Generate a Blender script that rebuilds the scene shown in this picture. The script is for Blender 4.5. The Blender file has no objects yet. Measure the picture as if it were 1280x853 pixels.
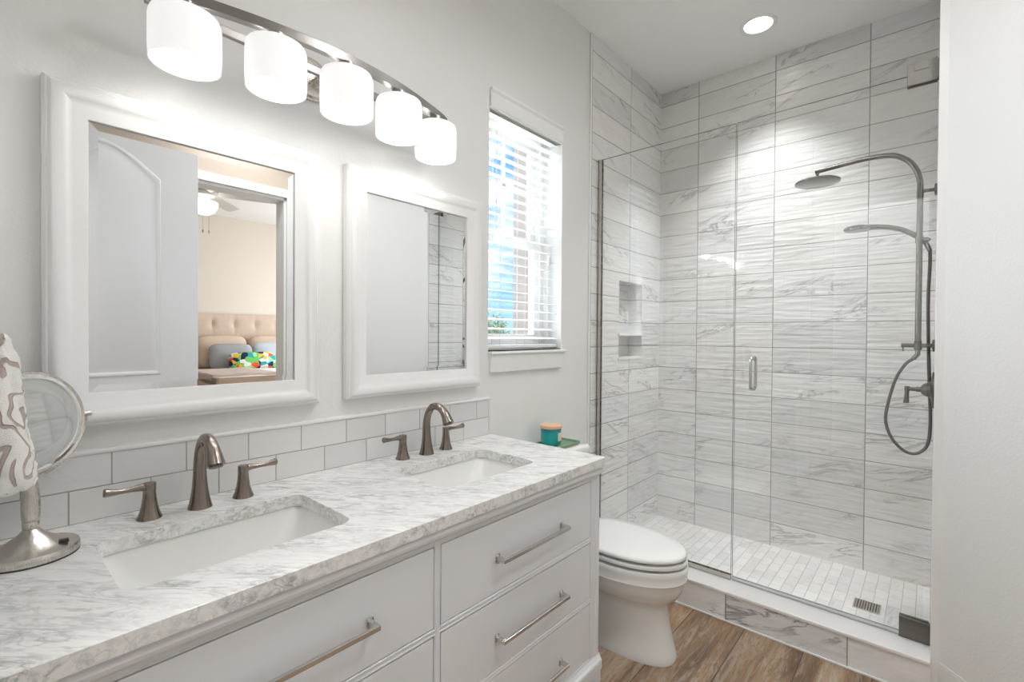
import bpy, bmesh, math, random
from mathutils import Vector, Matrix, noise as mnoise
random.seed(7)
C = bpy.context.scene.collection
sc = bpy.context.scene
PI = math.pi

# ------------------------------------------------------------------ camera
F, YAW, PIT, ROL, SHY = 593.8079, .7232, -.0104, .007, -1.4119
cd = bpy.data.cameras.new('camera'); cam = bpy.data.objects.new('camera', cd); C.objects.link(cam)
cd.sensor_width = 36; cd.lens = F / 1280 * 36; cd.clip_start = .01; cd.clip_end = 300
cd.shift_y = SHY / 1280
fw = Vector((math.cos(YAW) * math.cos(PIT), math.sin(YAW) * math.cos(PIT), math.sin(PIT)))
rt = Vector((math.sin(YAW), -math.cos(YAW), 0)); up = rt.cross(fw)
r2 = rt * math.cos(ROL) + up * math.sin(ROL); u2 = up * math.cos(ROL) - rt * math.sin(ROL)
M = Matrix((r2, u2, -fw)).transposed().to_4x4(); M.translation = (0, 0, 1.32)
cam.matrix_world = M
sc.camera = cam

# ------------------------------------------------------------------ view and light settings
sc.view_settings.view_transform = 'Standard'
try: sc.view_settings.look = 'None'
except Exception: pass
sc.view_settings.exposure = 0.43
sc.view_settings.gamma = 1.0
sc.view_settings.use_curve_mapping = False
sc.cycles.max_bounces = 14; sc.cycles.diffuse_bounces = 6; sc.cycles.glossy_bounces = 6
sc.cycles.transparent_max_bounces = 16; sc.cycles.use_denoising = True
sc.cycles.sample_clamp_indirect = 6.0
sc.cycles.caustics_reflective = False; sc.cycles.caustics_refractive = False

VANITY_BULB = .36      # W of each bulb in the vanity light
SHADE_EMIT = .46
CAN_LIGHT = 4.6       # recessed ceiling lights, seen and added
BEDROOM = 62.0  # power of the added bedroom fill lamp
SKY = 1.15

# ------------------------------------------------------------------ node helpers
class NT:
    def __init__(s, nt): s.nt = nt; s.N = nt.nodes; s.L = nt.links
    def node(s, t, **k):
        n = s.N.new(t)
        for a, b in k.items(): setattr(n, a, b)
        return n
    def put(s, n, i, v):
        if v is None: return
        if isinstance(v, bpy.types.NodeSocket): s.L.new(v, n.inputs[i])
        else: n.inputs[i].default_value = v
    def math(s, op, a, b=None, c=None, clamp=False):
        n = s.node('ShaderNodeMath', operation=op); n.use_clamp = clamp
        s.put(n, 0, a); s.put(n, 1, b); s.put(n, 2, c); return n.outputs[0]
    def vmath(s, op, a, b=None, sc_=None):
        n = s.node('ShaderNodeVectorMath', operation=op); s.put(n, 0, a); s.put(n, 1, b)
        if sc_ is not None: s.put(n, 3, sc_)
        return n.outputs[0]
    def sep(s, v):
        n = s.node('ShaderNodeSeparateXYZ'); s.put(n, 0, v); return n.outputs
    def comb(s, x, y, z=0.0):
        n = s.node('ShaderNodeCombineXYZ'); s.put(n, 0, x); s.put(n, 1, y); s.put(n, 2, z); return n.outputs[0]
    def noise(s, v, scale=5, detail=4, rough=.5, dist=0, out=0):
        n = s.node('ShaderNodeTexNoise'); s.put(n, 'Vector', v); n.inputs['Scale'].default_value = scale
        n.inputs['Detail'].default_value = detail; n.inputs['Roughness'].default_value = rough
        n.inputs['Distortion'].default_value = dist; return n.outputs[out]
    def white(s, v, out='Value'):
        n = s.node('ShaderNodeTexWhiteNoise', noise_dimensions='3D'); s.put(n, 'Vector', v); return n.outputs[out]
    def ramp(s, f, stops, interp='LINEAR'):
        n = s.node('ShaderNodeValToRGB'); n.color_ramp.interpolation = interp
        e = n.color_ramp.elements
        while len(e) < len(stops): e.new(.5)
        for i, (p, c) in enumerate(stops):
            e[i].position = p; e[i].color = (c if len(c) == 4 else (*c, 1)) if not isinstance(c, (int, float)) else (c, c, c, 1)
        s.put(n, 0, f); return n.outputs[0]
    def mix(s, f, a, b, mode='MIX'):
        n = s.node('ShaderNodeMix', data_type='RGBA', blend_type=mode); s.put(n, 0, f)
        for i, v in ((6, a), (7, b)):
            if not isinstance(v, bpy.types.NodeSocket) and len(v) == 3: v = (*v, 1)
            s.put(n, i, v)
        return n.outputs[2]
    def bump(s, h, strength=.3, dist=.01, nrm=None):
        n = s.node('ShaderNodeBump'); n.inputs['Strength'].default_value = strength
        n.inputs['Distance'].default_value = dist; s.put(n, 'Height', h)
        if nrm is not None: s.put(n, 'Normal', nrm)
        return n.outputs[0]
    def coord(s, w='Object'): return s.node('ShaderNodeTexCoord').outputs[w]

def mat(name, col=(.8, .8, .8), rough=.5, metal=0., ior=None, spec=None, emit=None, estr=0, coat=0):
    m = bpy.data.materials.new(name); m.use_nodes = True
    b = m.node_tree.nodes['Principled BSDF']
    b.inputs['Base Color'].default_value = (*col, 1); b.inputs['Roughness'].default_value = rough
    b.inputs['Metallic'].default_value = metal
    if spec is not None: b.inputs['Specular IOR Level'].default_value = spec
    if coat: b.inputs['Coat Weight'].default_value = coat; b.inputs['Coat Roughness'].default_value = .05
    if emit: b.inputs['Emission Color'].default_value = (*emit, 1); b.inputs['Emission Strength'].default_value = estr
    return m, NT(m.node_tree), b

def painted(name, col, rough=.5, bscale=260, bstr=.12, bd=.002, var=.015, coat=0):
    """A painted or plain surface: slight tone variation and a fine bump."""
    m, t, b = mat(name, col, rough, coat=coat)
    o = t.coord()
    f = t.noise(o, 2.5, 3)
    t.L.new(t.mix(f, tuple(max(0, c - var) for c in col), tuple(min(1, c + var) for c in col)), b.inputs['Base Color'])
    if bstr: t.L.new(t.bump(t.noise(o, bscale, 2), bstr, bd), b.inputs['Normal'])
    return m

def metalm(name, col, rough=.28, brushed=0):
    m, t, b = mat(name, col, rough, 1.0)
    o = t.coord()
    v = t.vmath('MULTIPLY', o, (900, 900, 60)) if brushed else o
    f = t.noise(v, 1 if brushed else 60, 2)
    t.put(b, 'Roughness', t.math('MULTIPLY_ADD', f, .04, rough - .02))
    return m

M_WALL = painted('wall paint', (.79, .788, .775), .55, 120, .25, .003)
M_CEIL = painted('ceiling paint', (.88, .878, .865), .7, 150, .2, .003)
M_TAN = painted('tan wall paint', (.58, .49, .41), .6, 120, .2, .003)
M_BEDWALL = painted('warm bedroom paint', (.76, .70, .62), .6, 120, .1, .003)
M_TRIM = painted('white trim paint', (.82, .82, .81), .35, 40, .02, .001)
M_DOOR = painted('white door paint', (.78, .78, .79), .35, 40, .02, .001)
M_CAB = painted('vanity paint', (.74, .76, .785), .38, 60, 0, .001)
M_FRAME = painted('mirror frame paint', (.79, .79, .785), .32, 60, .02, .001)
M_PORC = painted('white porcelain', (.79, .792, .78), .08, 5, 0, .001, .004, coat=.5)
M_BASIN = painted('sink porcelain', (.80, .80, .78), .1, 5, 0, .001, .004, coat=.4)
M_NICKEL = metalm('brushed nickel', (.62, .58, .54), .27, 1)
M_BRONZE = metalm('dark brushed nickel', (.26, .222, .195), .24, 1)
M_PULL = metalm('satin chrome', (.62, .62, .62), .22, 1)
M_CHROME = metalm('chrome', (.80, .80, .80), .06)
M_SHOWER = metalm('shower nickel', (.23, .22, .205), .2, 1)
M_HINGE = metalm('hinge metal', (.19, .178, .165), .45, 1)
M_BAR = metalm('light bar metal', (.36, .34, .33), .3, 1)
M_PLASTIC = painted('black plastic', (.02, .02, .02), .4, 80, .02)
M_BLIND = painted('blind vinyl', (.86, .86, .85), .45, 60, .02)
M_CORD = painted('blind cord', (.8, .8, .78), .8, 300, .1)
M_STUCCO = painted('tan stucco', (.60, .47, .36), .9, 30, .5, .02)
M_GROUND = painted('lawn', (.12, .2, .05), .9, 30, .5, .02, .03)

def mirror_m(name, col=(.93, .94, .94), rough=0.0):
    m, t, b = mat(name, col, rough, 1.0)
    f = t.noise(t.coord(), 1.5, 1)
    t.L.new(t.mix(f, tuple(c - .01 for c in col), col), b.inputs['Base Color'])
    return m
M_MIRROR = mirror_m('mirror silvering')
M_MIRROR2 = mirror_m('small mirror silvering', (.72, .72, .71), .03)

def glass_m(name, tint=(.985, .995, .99), refl=1.0):
    m = bpy.data.materials.new(name); m.use_nodes = True; t = NT(m.node_tree)
    t.N.remove(t.N['Principled BSDF'])
    tr = t.node('ShaderNodeBsdfTransparent'); tr.inputs[0].default_value = (*tint, 1)
    gl = t.node('ShaderNodeBsdfGlossy'); gl.inputs['Roughness'].default_value = 0; gl.inputs[0].default_value = (1, 1, 1, 1)
    lw = t.node('ShaderNodeLayerWeight'); lw.inputs[0].default_value = .5
    p5 = t.math('POWER', lw.outputs['Facing'], 5.0)
    mx = t.node('ShaderNodeMixShader'); f = t.math('MULTIPLY', t.math('MULTIPLY_ADD', p5, .92, .052), refl)
    t.L.new(f, mx.inputs[0]); t.L.new(tr.outputs[0], mx.inputs[1]); t.L.new(gl.outputs[0], mx.inputs[2])
    t.L.new(mx.outputs[0], t.N['Material Output'].inputs[0]); return m
M_GLASS = glass_m('shower glass')
M_GEDGE = None
M_WGLASS = glass_m('window glass', (.97, .98, .98))
m_, t_, b_ = mat('glass edge', (.16, .22, .20), .1); t_.L.new(t_.bump(t_.noise(t_.coord(), 30, 2), .02, .001), b_.inputs['Normal']); M_GEDGE = m_

def marble_color(t, v, sc_=1.0, vein=(.36, .36, .38), base=(.83, .83, .82), amount=1.0, lo=.50):
    """Veins along the first axis, tilted; v in metres."""
    s = t.sep(v)
    a = t.comb(t.math('MULTIPLY_ADD', s[1], .9, t.math('MULTIPLY', s[0], 1.0)), t.math('MULTIPLY_ADD', s[0], .55, t.math('MULTIPLY', s[1], 2.6)), s[2])
    big = t.noise(a, 2.0 * sc_, 5, .6, .7)
    ln = t.math('ABSOLUTE', t.math('SUBTRACT', big, .5))
    vn = t.ramp(ln, [(0, .9), (.010, .5), (.035, 0.0)])
    msk = t.ramp(t.noise(a, 1.1 * sc_, 2), [(lo, 0.0), (lo + .14, 1.0)])
    cloud = t.ramp(t.noise(a, 4 * sc_, 5, .6), [(.45, 0.0), (.8, .3)])
    f = t.math('MULTIPLY', t.math('ADD', t.math('MULTIPLY', vn, msk), t.math('MULTIPLY', cloud, .5)), amount, clamp=True)
    return t.mix(f, base, vein)

def tile_m(name, w, h, g=.0042, wave=1.0, stagger=False, tint=0.0, grout=(.36, .345, .33), base=(.84, .835, .825), vein=(.40, .39, .40), marble=1.0, rough=.22, lo=.50):
    m, t, b = mat(name, (.8, .8, .8), rough)
    uv = t.coord('UV'); s = t.sep(uv)
    j = t.math('FLOOR', t.math('DIVIDE', s[1], h))
    us = s[0]
    if stagger:
        us = t.math('MULTIPLY_ADD', t.math('MODULO', t.math('ADD', j, 1000.0), 2.0), w / 2, s[0])
    i = t.math('FLOOR', t.math('DIVIDE', us, w))
    fu = t.math('SUBTRACT', us, t.math('MULTIPLY', i, w)); fv = t.math('SUBTRACT', s[1], t.math('MULTIPLY', j, h))
    du = t.math('MINIMUM', fu, t.math('SUBTRACT', w, fu)); dv = t.math('MINIMUM', fv, t.math('SUBTRACT', h, fv))
    d = t.math('MINIMUM', du, dv)
    gr = t.ramp(t.math('DIVIDE', d, .01), [(0, 1.0), (g * 50, 1.0), (g * 50 + .06, 0.0)])
    rnd = t.white(t.comb(i, j, 3.7), 'Color'); rv = t.white(t.comb(i, j, 9.1))
    loc = t.vmath('ADD', t.comb(us, s[1], 0.0), t.vmath('SCALE', rnd, None, 9.0))
    col = marble_color(t, loc, 1.9, vein, base, marble, lo)
    # some tiles are greyer, some warmer
    k = t.ramp(rv, [(0, (.86, .855, .86)), (.25, (.93, .92, .91)), (.5, (1, 1, 1)), (.8, (.985, .965, .955)), (1, (.93, .93, .94))])
    col = t.mix(1.0, col, k, 'MULTIPLY')
    col = t.mix(gr, col, grout)
    t.L.new(col, b.inputs['Base Color'])
    t.put(b, 'Roughness', t.math('MULTIPLY_ADD', gr, .6, rough))
    if wave:
        wv = t.comb(t.math('MULTIPLY', us, 5.0), t.math('MULTIPLY', t.math('ADD', s[1], t.math('MULTIPLY', rv, 3.0)), 48.0), t.math('MULTIPLY', rv, 20.0))
        wn = t.noise(wv, 1.0, 1, .4, .3)
        hgt = t.math('SUBTRACT', t.math('MULTIPLY', wn, wave), t.math('MULTIPLY', gr, .8))
    else:
        hgt = t.math('SUBTRACT', t.math('MULTIPLY', t.noise(uv, 8, 2), .3), gr)
    t.L.new(t.bump(hgt, .6, .008 if wave else .004), b.inputs['Normal'])
    return m
M_TILE = tile_m('marble wave tile', .467, .1545)
M_CURBTILE = tile_m('marble curb tile', .464, .30, wave=.35, vein=(.26, .26, .30), marble=1.0, lo=.44, base=(.88, .885, .895))
M_MOSAIC = tile_m('marble mosaic floor', .104, .0525, .0020, wave=0, stagger=True, grout=(.52, .50, .48), base=(.80, .785, .775), marble=.55, rough=.3)
M_SPLASH = tile_m('grey subway tile', .1525, .078, .0022, wave=.0, stagger=True, grout=(.36, .355, .34), base=(.77, .77, .765), vein=(.62, .62, .61), marble=.3, rough=.15)
M_SLAB = None
m_, t_, b_ = mat('white marble threshold', (.8, .79, .78), .2); t_.L.new(marble_color(t_, t_.coord(), 1.2, (.62, .6, .6), (.80, .79, .78), .5), b_.inputs['Base Color']); M_SLAB = m_

def counter_marble():
    m, t, b = mat('carrara marble', (.8, .8, .8), .16, coat=.15)
    o = t.coord(); s = t.sep(o)
    # veins run mostly along the length, broken and feathery
    p = t.math('SUBTRACT', s[0], s[1]); q = t.math('ADD', s[0], s[1])
    a = t.comb(t.math('MULTIPLY', p, 4.0), t.math('MULTIPLY_ADD', p, 1.6, t.math('MULTIPLY', q, 16.0)), t.math('MULTIPLY', s[2], 22.0))
    n1 = t.noise(a, 1.6, 6, .62, .9)
    l1 = t.ramp(t.math('ABSOLUTE', t.math('SUBTRACT', n1, .5)), [(0, 1.0), (.02, .6), (.06, 0.0)])
    n2 = t.noise(a, 3.4, 6, .65, .6)
    cl = t.ramp(n2, [(.47, 0.0), (.58, .7), (.7, 1.0)])
    msk = t.ramp(t.noise(a, .8, 3), [(.35, .2), (.62, 1.0)])
    f = t.math('MULTIPLY', t.math('ADD', t.math('MULTIPLY', l1, .55), t.math('MULTIPLY', cl, .5)), msk, clamp=True)
    t.L.new(t.mix(f, (.80, .80, .785), (.30, .305, .31)), b.inputs['Base Color'])
    return m
M_COUNTER = counter_marble()

def wood_floor():
    m, t, b = mat('weathered wood plank', (.4, .3, .2), .42)
    uv = t.coord('UV'); s = t.sep(uv); W_, L_ = .23, 1.22
    j = t.math('FLOOR', t.math('DIVIDE', s[1], W_)); rj = t.white(t.comb(j, 4.2, 1.0))
    us = t.math('ADD', s[0], t.math('MULTIPLY', t.math('ROUND', t.math('MULTIPLY', rj, 3.0)), .41))
    i = t.math('FLOOR', t.math('DIVIDE', us, L_))
    fu = t.math('SUBTRACT', us, t.math('MULTIPLY', i, L_)); fv = t.math('SUBTRACT', s[1], t.math('MULTIPLY', j, W_))
    d = t.math('MINIMUM', t.math('MINIMUM', fu, t.math('SUBTRACT', L_, fu)), t.math('MINIMUM', fv, t.math('SUBTRACT', W_, fv)))
    gr = t.ramp(t.math('DIVIDE', d, .01), [(0, 1.0), (.12, 1.0), (.22, 0.0)])
    rnd = t.white(t.comb(i, j, 2.2), 'Color'); rv = t.white(t.comb(i, j, 6.1))
    v = t.vmath('ADD', t.comb(t.math('MULTIPLY', us, .75), t.math('MULTIPLY', s[1], 5.5), 0.0), t.vmath('SCALE', rnd, None, 7.0))
    g1 = t.noise(v, 1.7, 7, .62, .9); g2 = t.noise(v, 4.5, 7, .68, 1.8)
    base = t.ramp(g1, [(.30, (.10, .055, .03)), (.43, (.24, .145, .08)), (.55, (.40, .265, .165)), (.72, (.50, .40, .30))])
    cer = t.ramp(g2, [(.50, 0.0), (.62, .75), (.72, .2)])
    col = t.mix(t.math('MULTIPLY', cer, .6), base, (.56, .50, .42))
    col = t.mix(t.math('MULTIPLY', t.ramp(t.noise(v, 24, 3, .6, 1.0), [(.5, 0.0), (.66, 1.0)]), .5), col, (.13, .08, .045))
    col = t.mix(1.0, col, t.ramp(rv, [(0, .8), (1, 1.15)]), 'MULTIPLY')
    t.L.new(t.mix(gr, col, (.05, .035, .025)), b.inputs['Base Color'])
    t.L.new(t.bump(t.math('SUBTRACT', g2, gr), .25, .002), b.inputs['Normal'])
    return m
M_FLOOR = wood_floor()

def fabric(name, col, col2=None, scale=300, rough=.9, st=.4):
    m, t, b = mat(name, col, rough)
    o = t.coord(); f = t.noise(o, 18, 4)
    t.L.new(t.mix(f, tuple(c * .9 for c in col), col2 or tuple(min(1, c * 1.08) for c in col)), b.inputs['Base Color'])
    t.L.new(t.bump(t.noise(o, scale, 2), st, .004), b.inputs['Normal'])
    return m
M_BEIGE = fabric('beige linen', (.66, .53, .43)); M_BEIGE2 = fabric('tan pillow linen', (.68, .54, .43))
M_GREYF = fabric('grey linen', (.40, .41, .43)); M_BLUEF = fabric('pale blue linen', (.52, .57, .64))
M_DUVET = fabric('white duvet', (.90, .89, .88)); M_THROW = fabric('pinkish throw', (.66, .56, .50)); M_SHEET = fabric('grey sheet', (.45, .44, .43))
M_CARPET = fabric('bedroom carpet', (.5, .45, .38), scale=500)

def towel_m():
    m, t, b = mat('sculpted towel', (.8, .8, .8), 1.0, spec=.1)
    o = t.coord()
    n = t.noise(t.vmath('MULTIPLY', o, (19, 19, 15)), 1.0, 0, .5, 1.2)
    r = t.math('ABSOLUTE', t.math('SUBTRACT', t.math('FRACT', t.math('MULTIPLY', n, 3.2)), .5))
    pat = t.ramp(r, [(.10, 0.0), (.15, 1.0)])
    fz = t.noise(o, 700, 2)
    t.L.new(t.mix(pat, (.50, .43, .39), (.86, .84, .81)), b.inputs['Base Color'])
    t.L.new(t.bump(t.math('ADD', t.math('MULTIPLY', pat, 1.0), t.math('MULTIPLY', fz, .35)), .9, .006), b.inputs['Normal'])
    return m
M_TOWEL = towel_m()

def bird_fabric():
    m, t, b = mat('colourful printed fabric', (.8, .8, .8), .9)
    uv = t.coord('Object')
    vo = t.node('ShaderNodeTexVoronoi'); t.put(vo, 'Vector', uv); vo.inputs['Scale'].default_value = 16
    w = t.sep(t.white(vo.outputs['Color'], 'Color'))[0]
    col = t.ramp(w, [(0, (.16, .55, .12)), (.2, (.8, .75, .7)), (.34, (.01, .015, .09)), (.45, (.75, .10, .06)), (.56, (.85, .5, .03)), (.68, (.35, .8, .35)), (.8, (.8, .78, .7)), (.9, (.02, .35, .38))], 'CONSTANT')
    t.L.new(col, b.inputs['Base Color']); return m
M_BIRD = bird_fabric()

def emis(name, col, st):
    m, t, b = mat(name, (.55, .55, .55), .4, emit=col, estr=st); return m
M_SHADE = emis('lit opal glass', (1, .993, .98), SHADE_EMIT)
M_BULB = emis('lit bulb', (1, .985, .96), 42)
M_CAN = emis('recessed lens', (1, .96, .9), 7)
M_GLOBE = emis('fan light glass', (1, .97, .92), 3.0)

# ------------------------------------------------------------------ world sky with clouds
w = bpy.data.worlds.new('sky'); sc.world = w; w.use_nodes = True; t = NT(w.node_tree)
d = t.coord('Generated'); s = t.sep(d)
grad = t.ramp(s[2], [(0, (.42, .66, 1.0)), (.12, (.16, .43, .95)), (.5, (.08, .30, .85)), (1, (.08, .25, .7))])
cl = t.ramp(t.noise(t.vmath('MULTIPLY', d, (1, 1, 2.2)), 3.2, 6, .6), [(.48, 0.0), (.62, 1.0)])
colr = t.mix(t.math('MULTIPLY', cl, .9), grad, (.95, .95, .97))
bg = t.N['Background']; t.L.new(colr, bg.inputs[0]); bg.inputs[1].default_value = SKY
sun = bpy.data.lights.new('sun', 'SUN'); sun.energy = 3.0; sun.angle = .01; so = bpy.data.objects.new('sun', sun); C.objects.link(so)
so.rotation_euler = (math.radians(50), 0, math.radians(-45)); so.location = (-6, -6, 9)

def area(name, loc, rot, sx, sy, en, col=(1, 1, 1), shape='RECTANGLE', spread=PI):
    l = bpy.data.lights.new(name, 'AREA'); l.shape = shape; l.size = sx
    if shape == 'RECTANGLE': l.size_y = sy
    l.energy = en; l.color = col; l.spread = spread
    o = bpy.data.objects.new(name, l); C.objects.link(o); o.location = loc; o.rotation_euler = rot; return o
area('closet_fill', (-.75, .25, 3.03), (0, 0, 0), 1.0, .9, 17, (.95, .975, 1))  # unseen fill lamp, added at the closet ceiling to brighten the bathroom
# daylight entering through the bathroom window
area('window_daylight', (1.79, 1.95, 1.8), (-PI / 2, 0, 0), .6, 1.2, 22, (.93, .97, 1))
area('bedroom_fill', (4.53, -3.0, 1.6), (0, PI / 2, 0), 1.4, 1.8, BEDROOM, (.97, .98, 1))  # unseen lamp added to light the bedroom, standing in for window daylight

# ------------------------------------------------------------------ mesh helpers
def BM(): return bmesh.new()
def box(bm, x0, x1, y0, y1, z0, z1, mi=0):
    vs = [bm.verts.new((x, y, z)) for z in (z0, z1) for y in (y0, y1) for x in (x0, x1)]
    for f in ((0, 2, 3, 1), (4, 5, 7, 6), (0, 1, 5, 4), (2, 6, 7, 3), (0, 4, 6, 2), (1, 3, 7, 5)):
        fc = bm.faces.new([vs[k] for k in f]); fc.material_index = mi
    return vs
def lathe(bm, prof, c=(0, 0, 0), n=40, axis='z', cap=True, mi=0, sy=1.0):
    rings = []
    for r, h in prof:
        ring = []
        for k in range(n):
            a = 2 * PI * k / n
            p = (r * math.cos(a), r * math.sin(a) * sy, h)
            if axis == 'x': p = (p[2], p[0], p[1])
            if axis == 'y': p = (p[0], p[2], p[1])
            ring.append(bm.verts.new((p[0] + c[0], p[1] + c[1], p[2] + c[2])))
        rings.append(ring)
    for a, b_ in zip(rings, rings[1:]):
        for k in range(n):
            f = bm.faces.new((a[k], a[(k + 1) % n], b_[(k + 1) % n], b_[k])); f.material_index = mi
    if cap:
        for ring in (rings[0], rings[-1]):
            try: bm.faces.new(ring).material_index = mi
            except Exception: pass
    return rings
def loft(bm, loops, cap0=True, cap1=True):
    R = [[bm.verts.new(p) for p in lp] for lp in loops]
    n = len(R[0])
    for a, b_ in zip(R, R[1:]):
        for k in range(n): bm.faces.new((a[k], a[(k + 1) % n], b_[(k + 1) % n], b_[k]))
    if cap0: bm.faces.new(R[0][::-1])
    if cap1: bm.faces.new(R[-1])
    return R
def spline(pts, n=8, closed=False):
    """Catmull-Rom through points (tuples of any length)."""
    out = []; P = [Vector(p) for p in pts]; m = len(P)
    segs = m if closed else m - 1
    for i in range(segs):
        if closed: a, b, c, d = P[(i - 1) % m], P[i], P[(i + 1) % m], P[(i + 2) % m]
        else: a, b, c, d = P[max(i - 1, 0)], P[i], P[i + 1], P[min(i + 2, m - 1)]
        for k in range(n):
            u = k / n
            out.append(.5 * ((2 * b) + (c - a) * u + (2 * a - 5 * b + 4 * c - d) * u * u + (3 * b - a - 3 * c + d) * u ** 3))
    if not closed: out.append(P[-1])
    return out
def tube(bm, pts, rad, n=16, closed=False, cap=True, flat=None):
    P = [Vector(p[:3]) for p in pts]; m = len(P)
    rr = rad if isinstance(rad, (list, tuple)) else [rad] * m
    T = []
    for i in range(m):
        a = P[(i - 1) % m] if (closed or i > 0) else P[i]; b = P[(i + 1) % m] if (closed or i < m - 1) else P[i]
        T.append((b - a).normalized())
    u = T[0].orthogonal().normalized(); rings = []
    for i in range(m):
        u = (u - T[i] * u.dot(T[i])).normalized(); v = T[i].cross(u)
        rings.append([bm.verts.new(P[i] + (u * math.cos(2 * PI * k / n) + v * math.sin(2 * PI * k / n)) * rr[i]) for k in range(n)])
    for i in range(m if closed else m - 1):
        a, b = rings[i], rings[(i + 1) % m]
        for k in range(n): bm.faces.new((a[k], a[(k + 1) % n], b[(k + 1) % n], b[k]))
    if cap and not closed:
        bm.faces.new(rings[0][::-1]); bm.faces.new(rings[-1])
def stube(bm, pts, n=16, steps=8, closed=False):
    """Smoothed tube; pts = (x, y, z, radius)."""
    q = spline([tuple(p) for p in pts], steps, closed)
    tube(bm, q, [p[3] for p in q], n, closed)
def rrect(cx, cy, hx, hy, r, z, n=6):
    out = []
    for qx, qy, a0 in ((1, 1, 0), (-1, 1, 90), (-1, -1, 180), (1, -1, 270)):
        for k in range(n + 1):
            a = math.radians(a0 + 90 * k / n)
            out.append((cx + qx * (hx - r) + r * math.cos(a), cy + qy * (hy - r) + r * math.sin(a), z))
    return out
def obj(name, bm, m, parent=None, smooth=False, bevel=0, angle=35, seg=2, loc=None, subsurf=0):
    bmesh.ops.recalc_face_normals(bm, faces=bm.faces[:])
    me = bpy.data.meshes.new(name); bm.to_mesh(me); bm.free()
    for x in (m if isinstance(m, (list, tuple)) else [m]): me.materials.append(x)
    o = bpy.data.objects.new(name, me); C.objects.link(o)
    if parent: o.parent = parent
    if loc: o.location = loc
    if smooth:
        for p in me.polygons: p.use_smooth = True
        e = o.modifiers.new('split', 'EDGE_SPLIT'); e.split_angle = math.radians(angle)
    if bevel:
        b = o.modifiers.new('bevel', 'BEVEL'); b.width = bevel; b.segments = seg; b.limit_method = 'ANGLE'; b.angle_limit = math.radians(40)
        b.harden_normals = False
    if subsurf:
        s_ = o.modifiers.new('sub', 'SUBSURF'); s_.levels = subsurf; s_.render_levels = subsurf
    return o
def thing(name, label, cat, loc=(0, 0, 0), rz=0, group=None):
    o = bpy.data.objects.new(name, None); C.objects.link(o); o.empty_display_size = .05
    o.location = loc; o.rotation_euler = (0, 0, rz); o['label'] = label; o['category'] = cat
    if group: o['group'] = group
    return o
def tag(o, label, cat, group=None):
    o['label'] = label; o['category'] = cat
    if group: o['group'] = group
    return o
def struct(name, bm, m, parent=None, **k):
    o = obj(name, bm, m, parent, **k)
    if not parent: o['kind'] = 'structure'
    return o
def setuv(o, fn):
    me = o.data; uv = me.uv_layers.new(name='uv')
    for p in me.polygons:
        for li in p.loop_indices:
            uv.data[li].uv = fn(me.vertices[me.loops[li].vertex_index].co, p.normal)
def dup(root, loc, label=None):
    r = root.copy(); C.objects.link(r); r.location = loc
    if label: r['label'] = label
    for ch in list(root.children):
        c = ch.copy(); C.objects.link(c); c.parent = r
        for g in list(ch.children):
            g2 = g.copy(); C.objects.link(g2); g2.parent = c
    return r

# ------------------------------------------------------------------ main dimensions (metres)
YW = 1.48            # vanity wall
XB = 3.267           # shower back wall
YR = -.012           # right wall of the shower
CE = 3.048           # ceiling
XT = 2.345           # where the shower tile starts
XG = 2.43            # shower glass
YD = -.72            # wall with the doorway to the bedroom
XN = -.02            # near wall by the vanity

# ------------------------------------------------------------------ room shell
bm = BM(); box(bm, -1.3, XB + .1, YD - .14, YW, -.1, 0)
fl = struct('floor', bm, M_FLOOR); setuv(fl, lambda c, n: (c.x - 2.20 + 2.44, c.y - .385 + 2.3))
bm = BM(); box(bm, -1.3, XB + .2, YD - .14, YW + .2, CE, CE + .1); struct('ceiling', bm, M_CEIL)
# vanity wall with the window opening
WX0, WX1, WZ0, WZ1 = 1.515, 2.07, 1.245, 2.385
bm = BM()
box(bm, XN - .2, WX0, YW, YW + .2, -.1, CE); box(bm, WX1, XT, YW, YW + .2, -.1, CE)
box(bm, WX0, WX1, YW, YW + .2, -.1, WZ0); box(bm, WX0, WX1, YW, YW + .2, WZ1, CE)
struct('wall_left', bm, M_WALL)
# tiled shower walls; the left one holds the niche
NX0, NX1, NZ0, NZ1 = 2.68, 2.995, 1.18, 1.667
bm = BM()
yt = YW - .008
for a in ((XT, NX0, yt, YW + .2, 0, CE), (NX1, XB + .1, yt, YW + .2, 0, CE), (NX0, NX1, yt, YW + .2, 0, NZ0), (NX0, NX1, yt, YW + .2, NZ1, CE), (NX0, NX1, YW + .09, YW + .2, NZ0, NZ1)): box(bm, *a)
o = struct('wall_shower_left', bm, M_TILE)
def tuv(x0): return lambda c, n: ((c.y if abs(n.x) > .5 else c.x) - x0 + 4.67, (c.z if abs(n.z) < .5 else c.y) - 2.953 + 30 * .1545)
setuv(o, tuv(2.815))
bm = BM(); box(bm, XB, XB + .1, YR - .1, YW - .008, 0, CE)
o = struct('wall_shower_back', bm, M_TILE); setuv(o, lambda c, n: ((c.y if abs(n.x) > .5 else c.x) - .269 + 4.67, c.z - 2.953 + 30 * .1545))
bm = BM(); box(bm, XT, XB, YR - .1, YR, 0, CE)
o = struct('wall_shower_right', bm, M_TILE); setuv(o, tuv(2.815))
# tile edge strips where the tile meets paint
bm = BM(); box(bm, XT - .014, XT, YW - .010, YW, 0, CE); struct('trim_1', bm, M_TRIM, bevel=.003)
bm = BM(); box(bm, XT - .014, XT + .002, YR - .034, YR + .002, 0, CE); struct('trim_2', bm, M_TRIM, bevel=.003)
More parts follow.
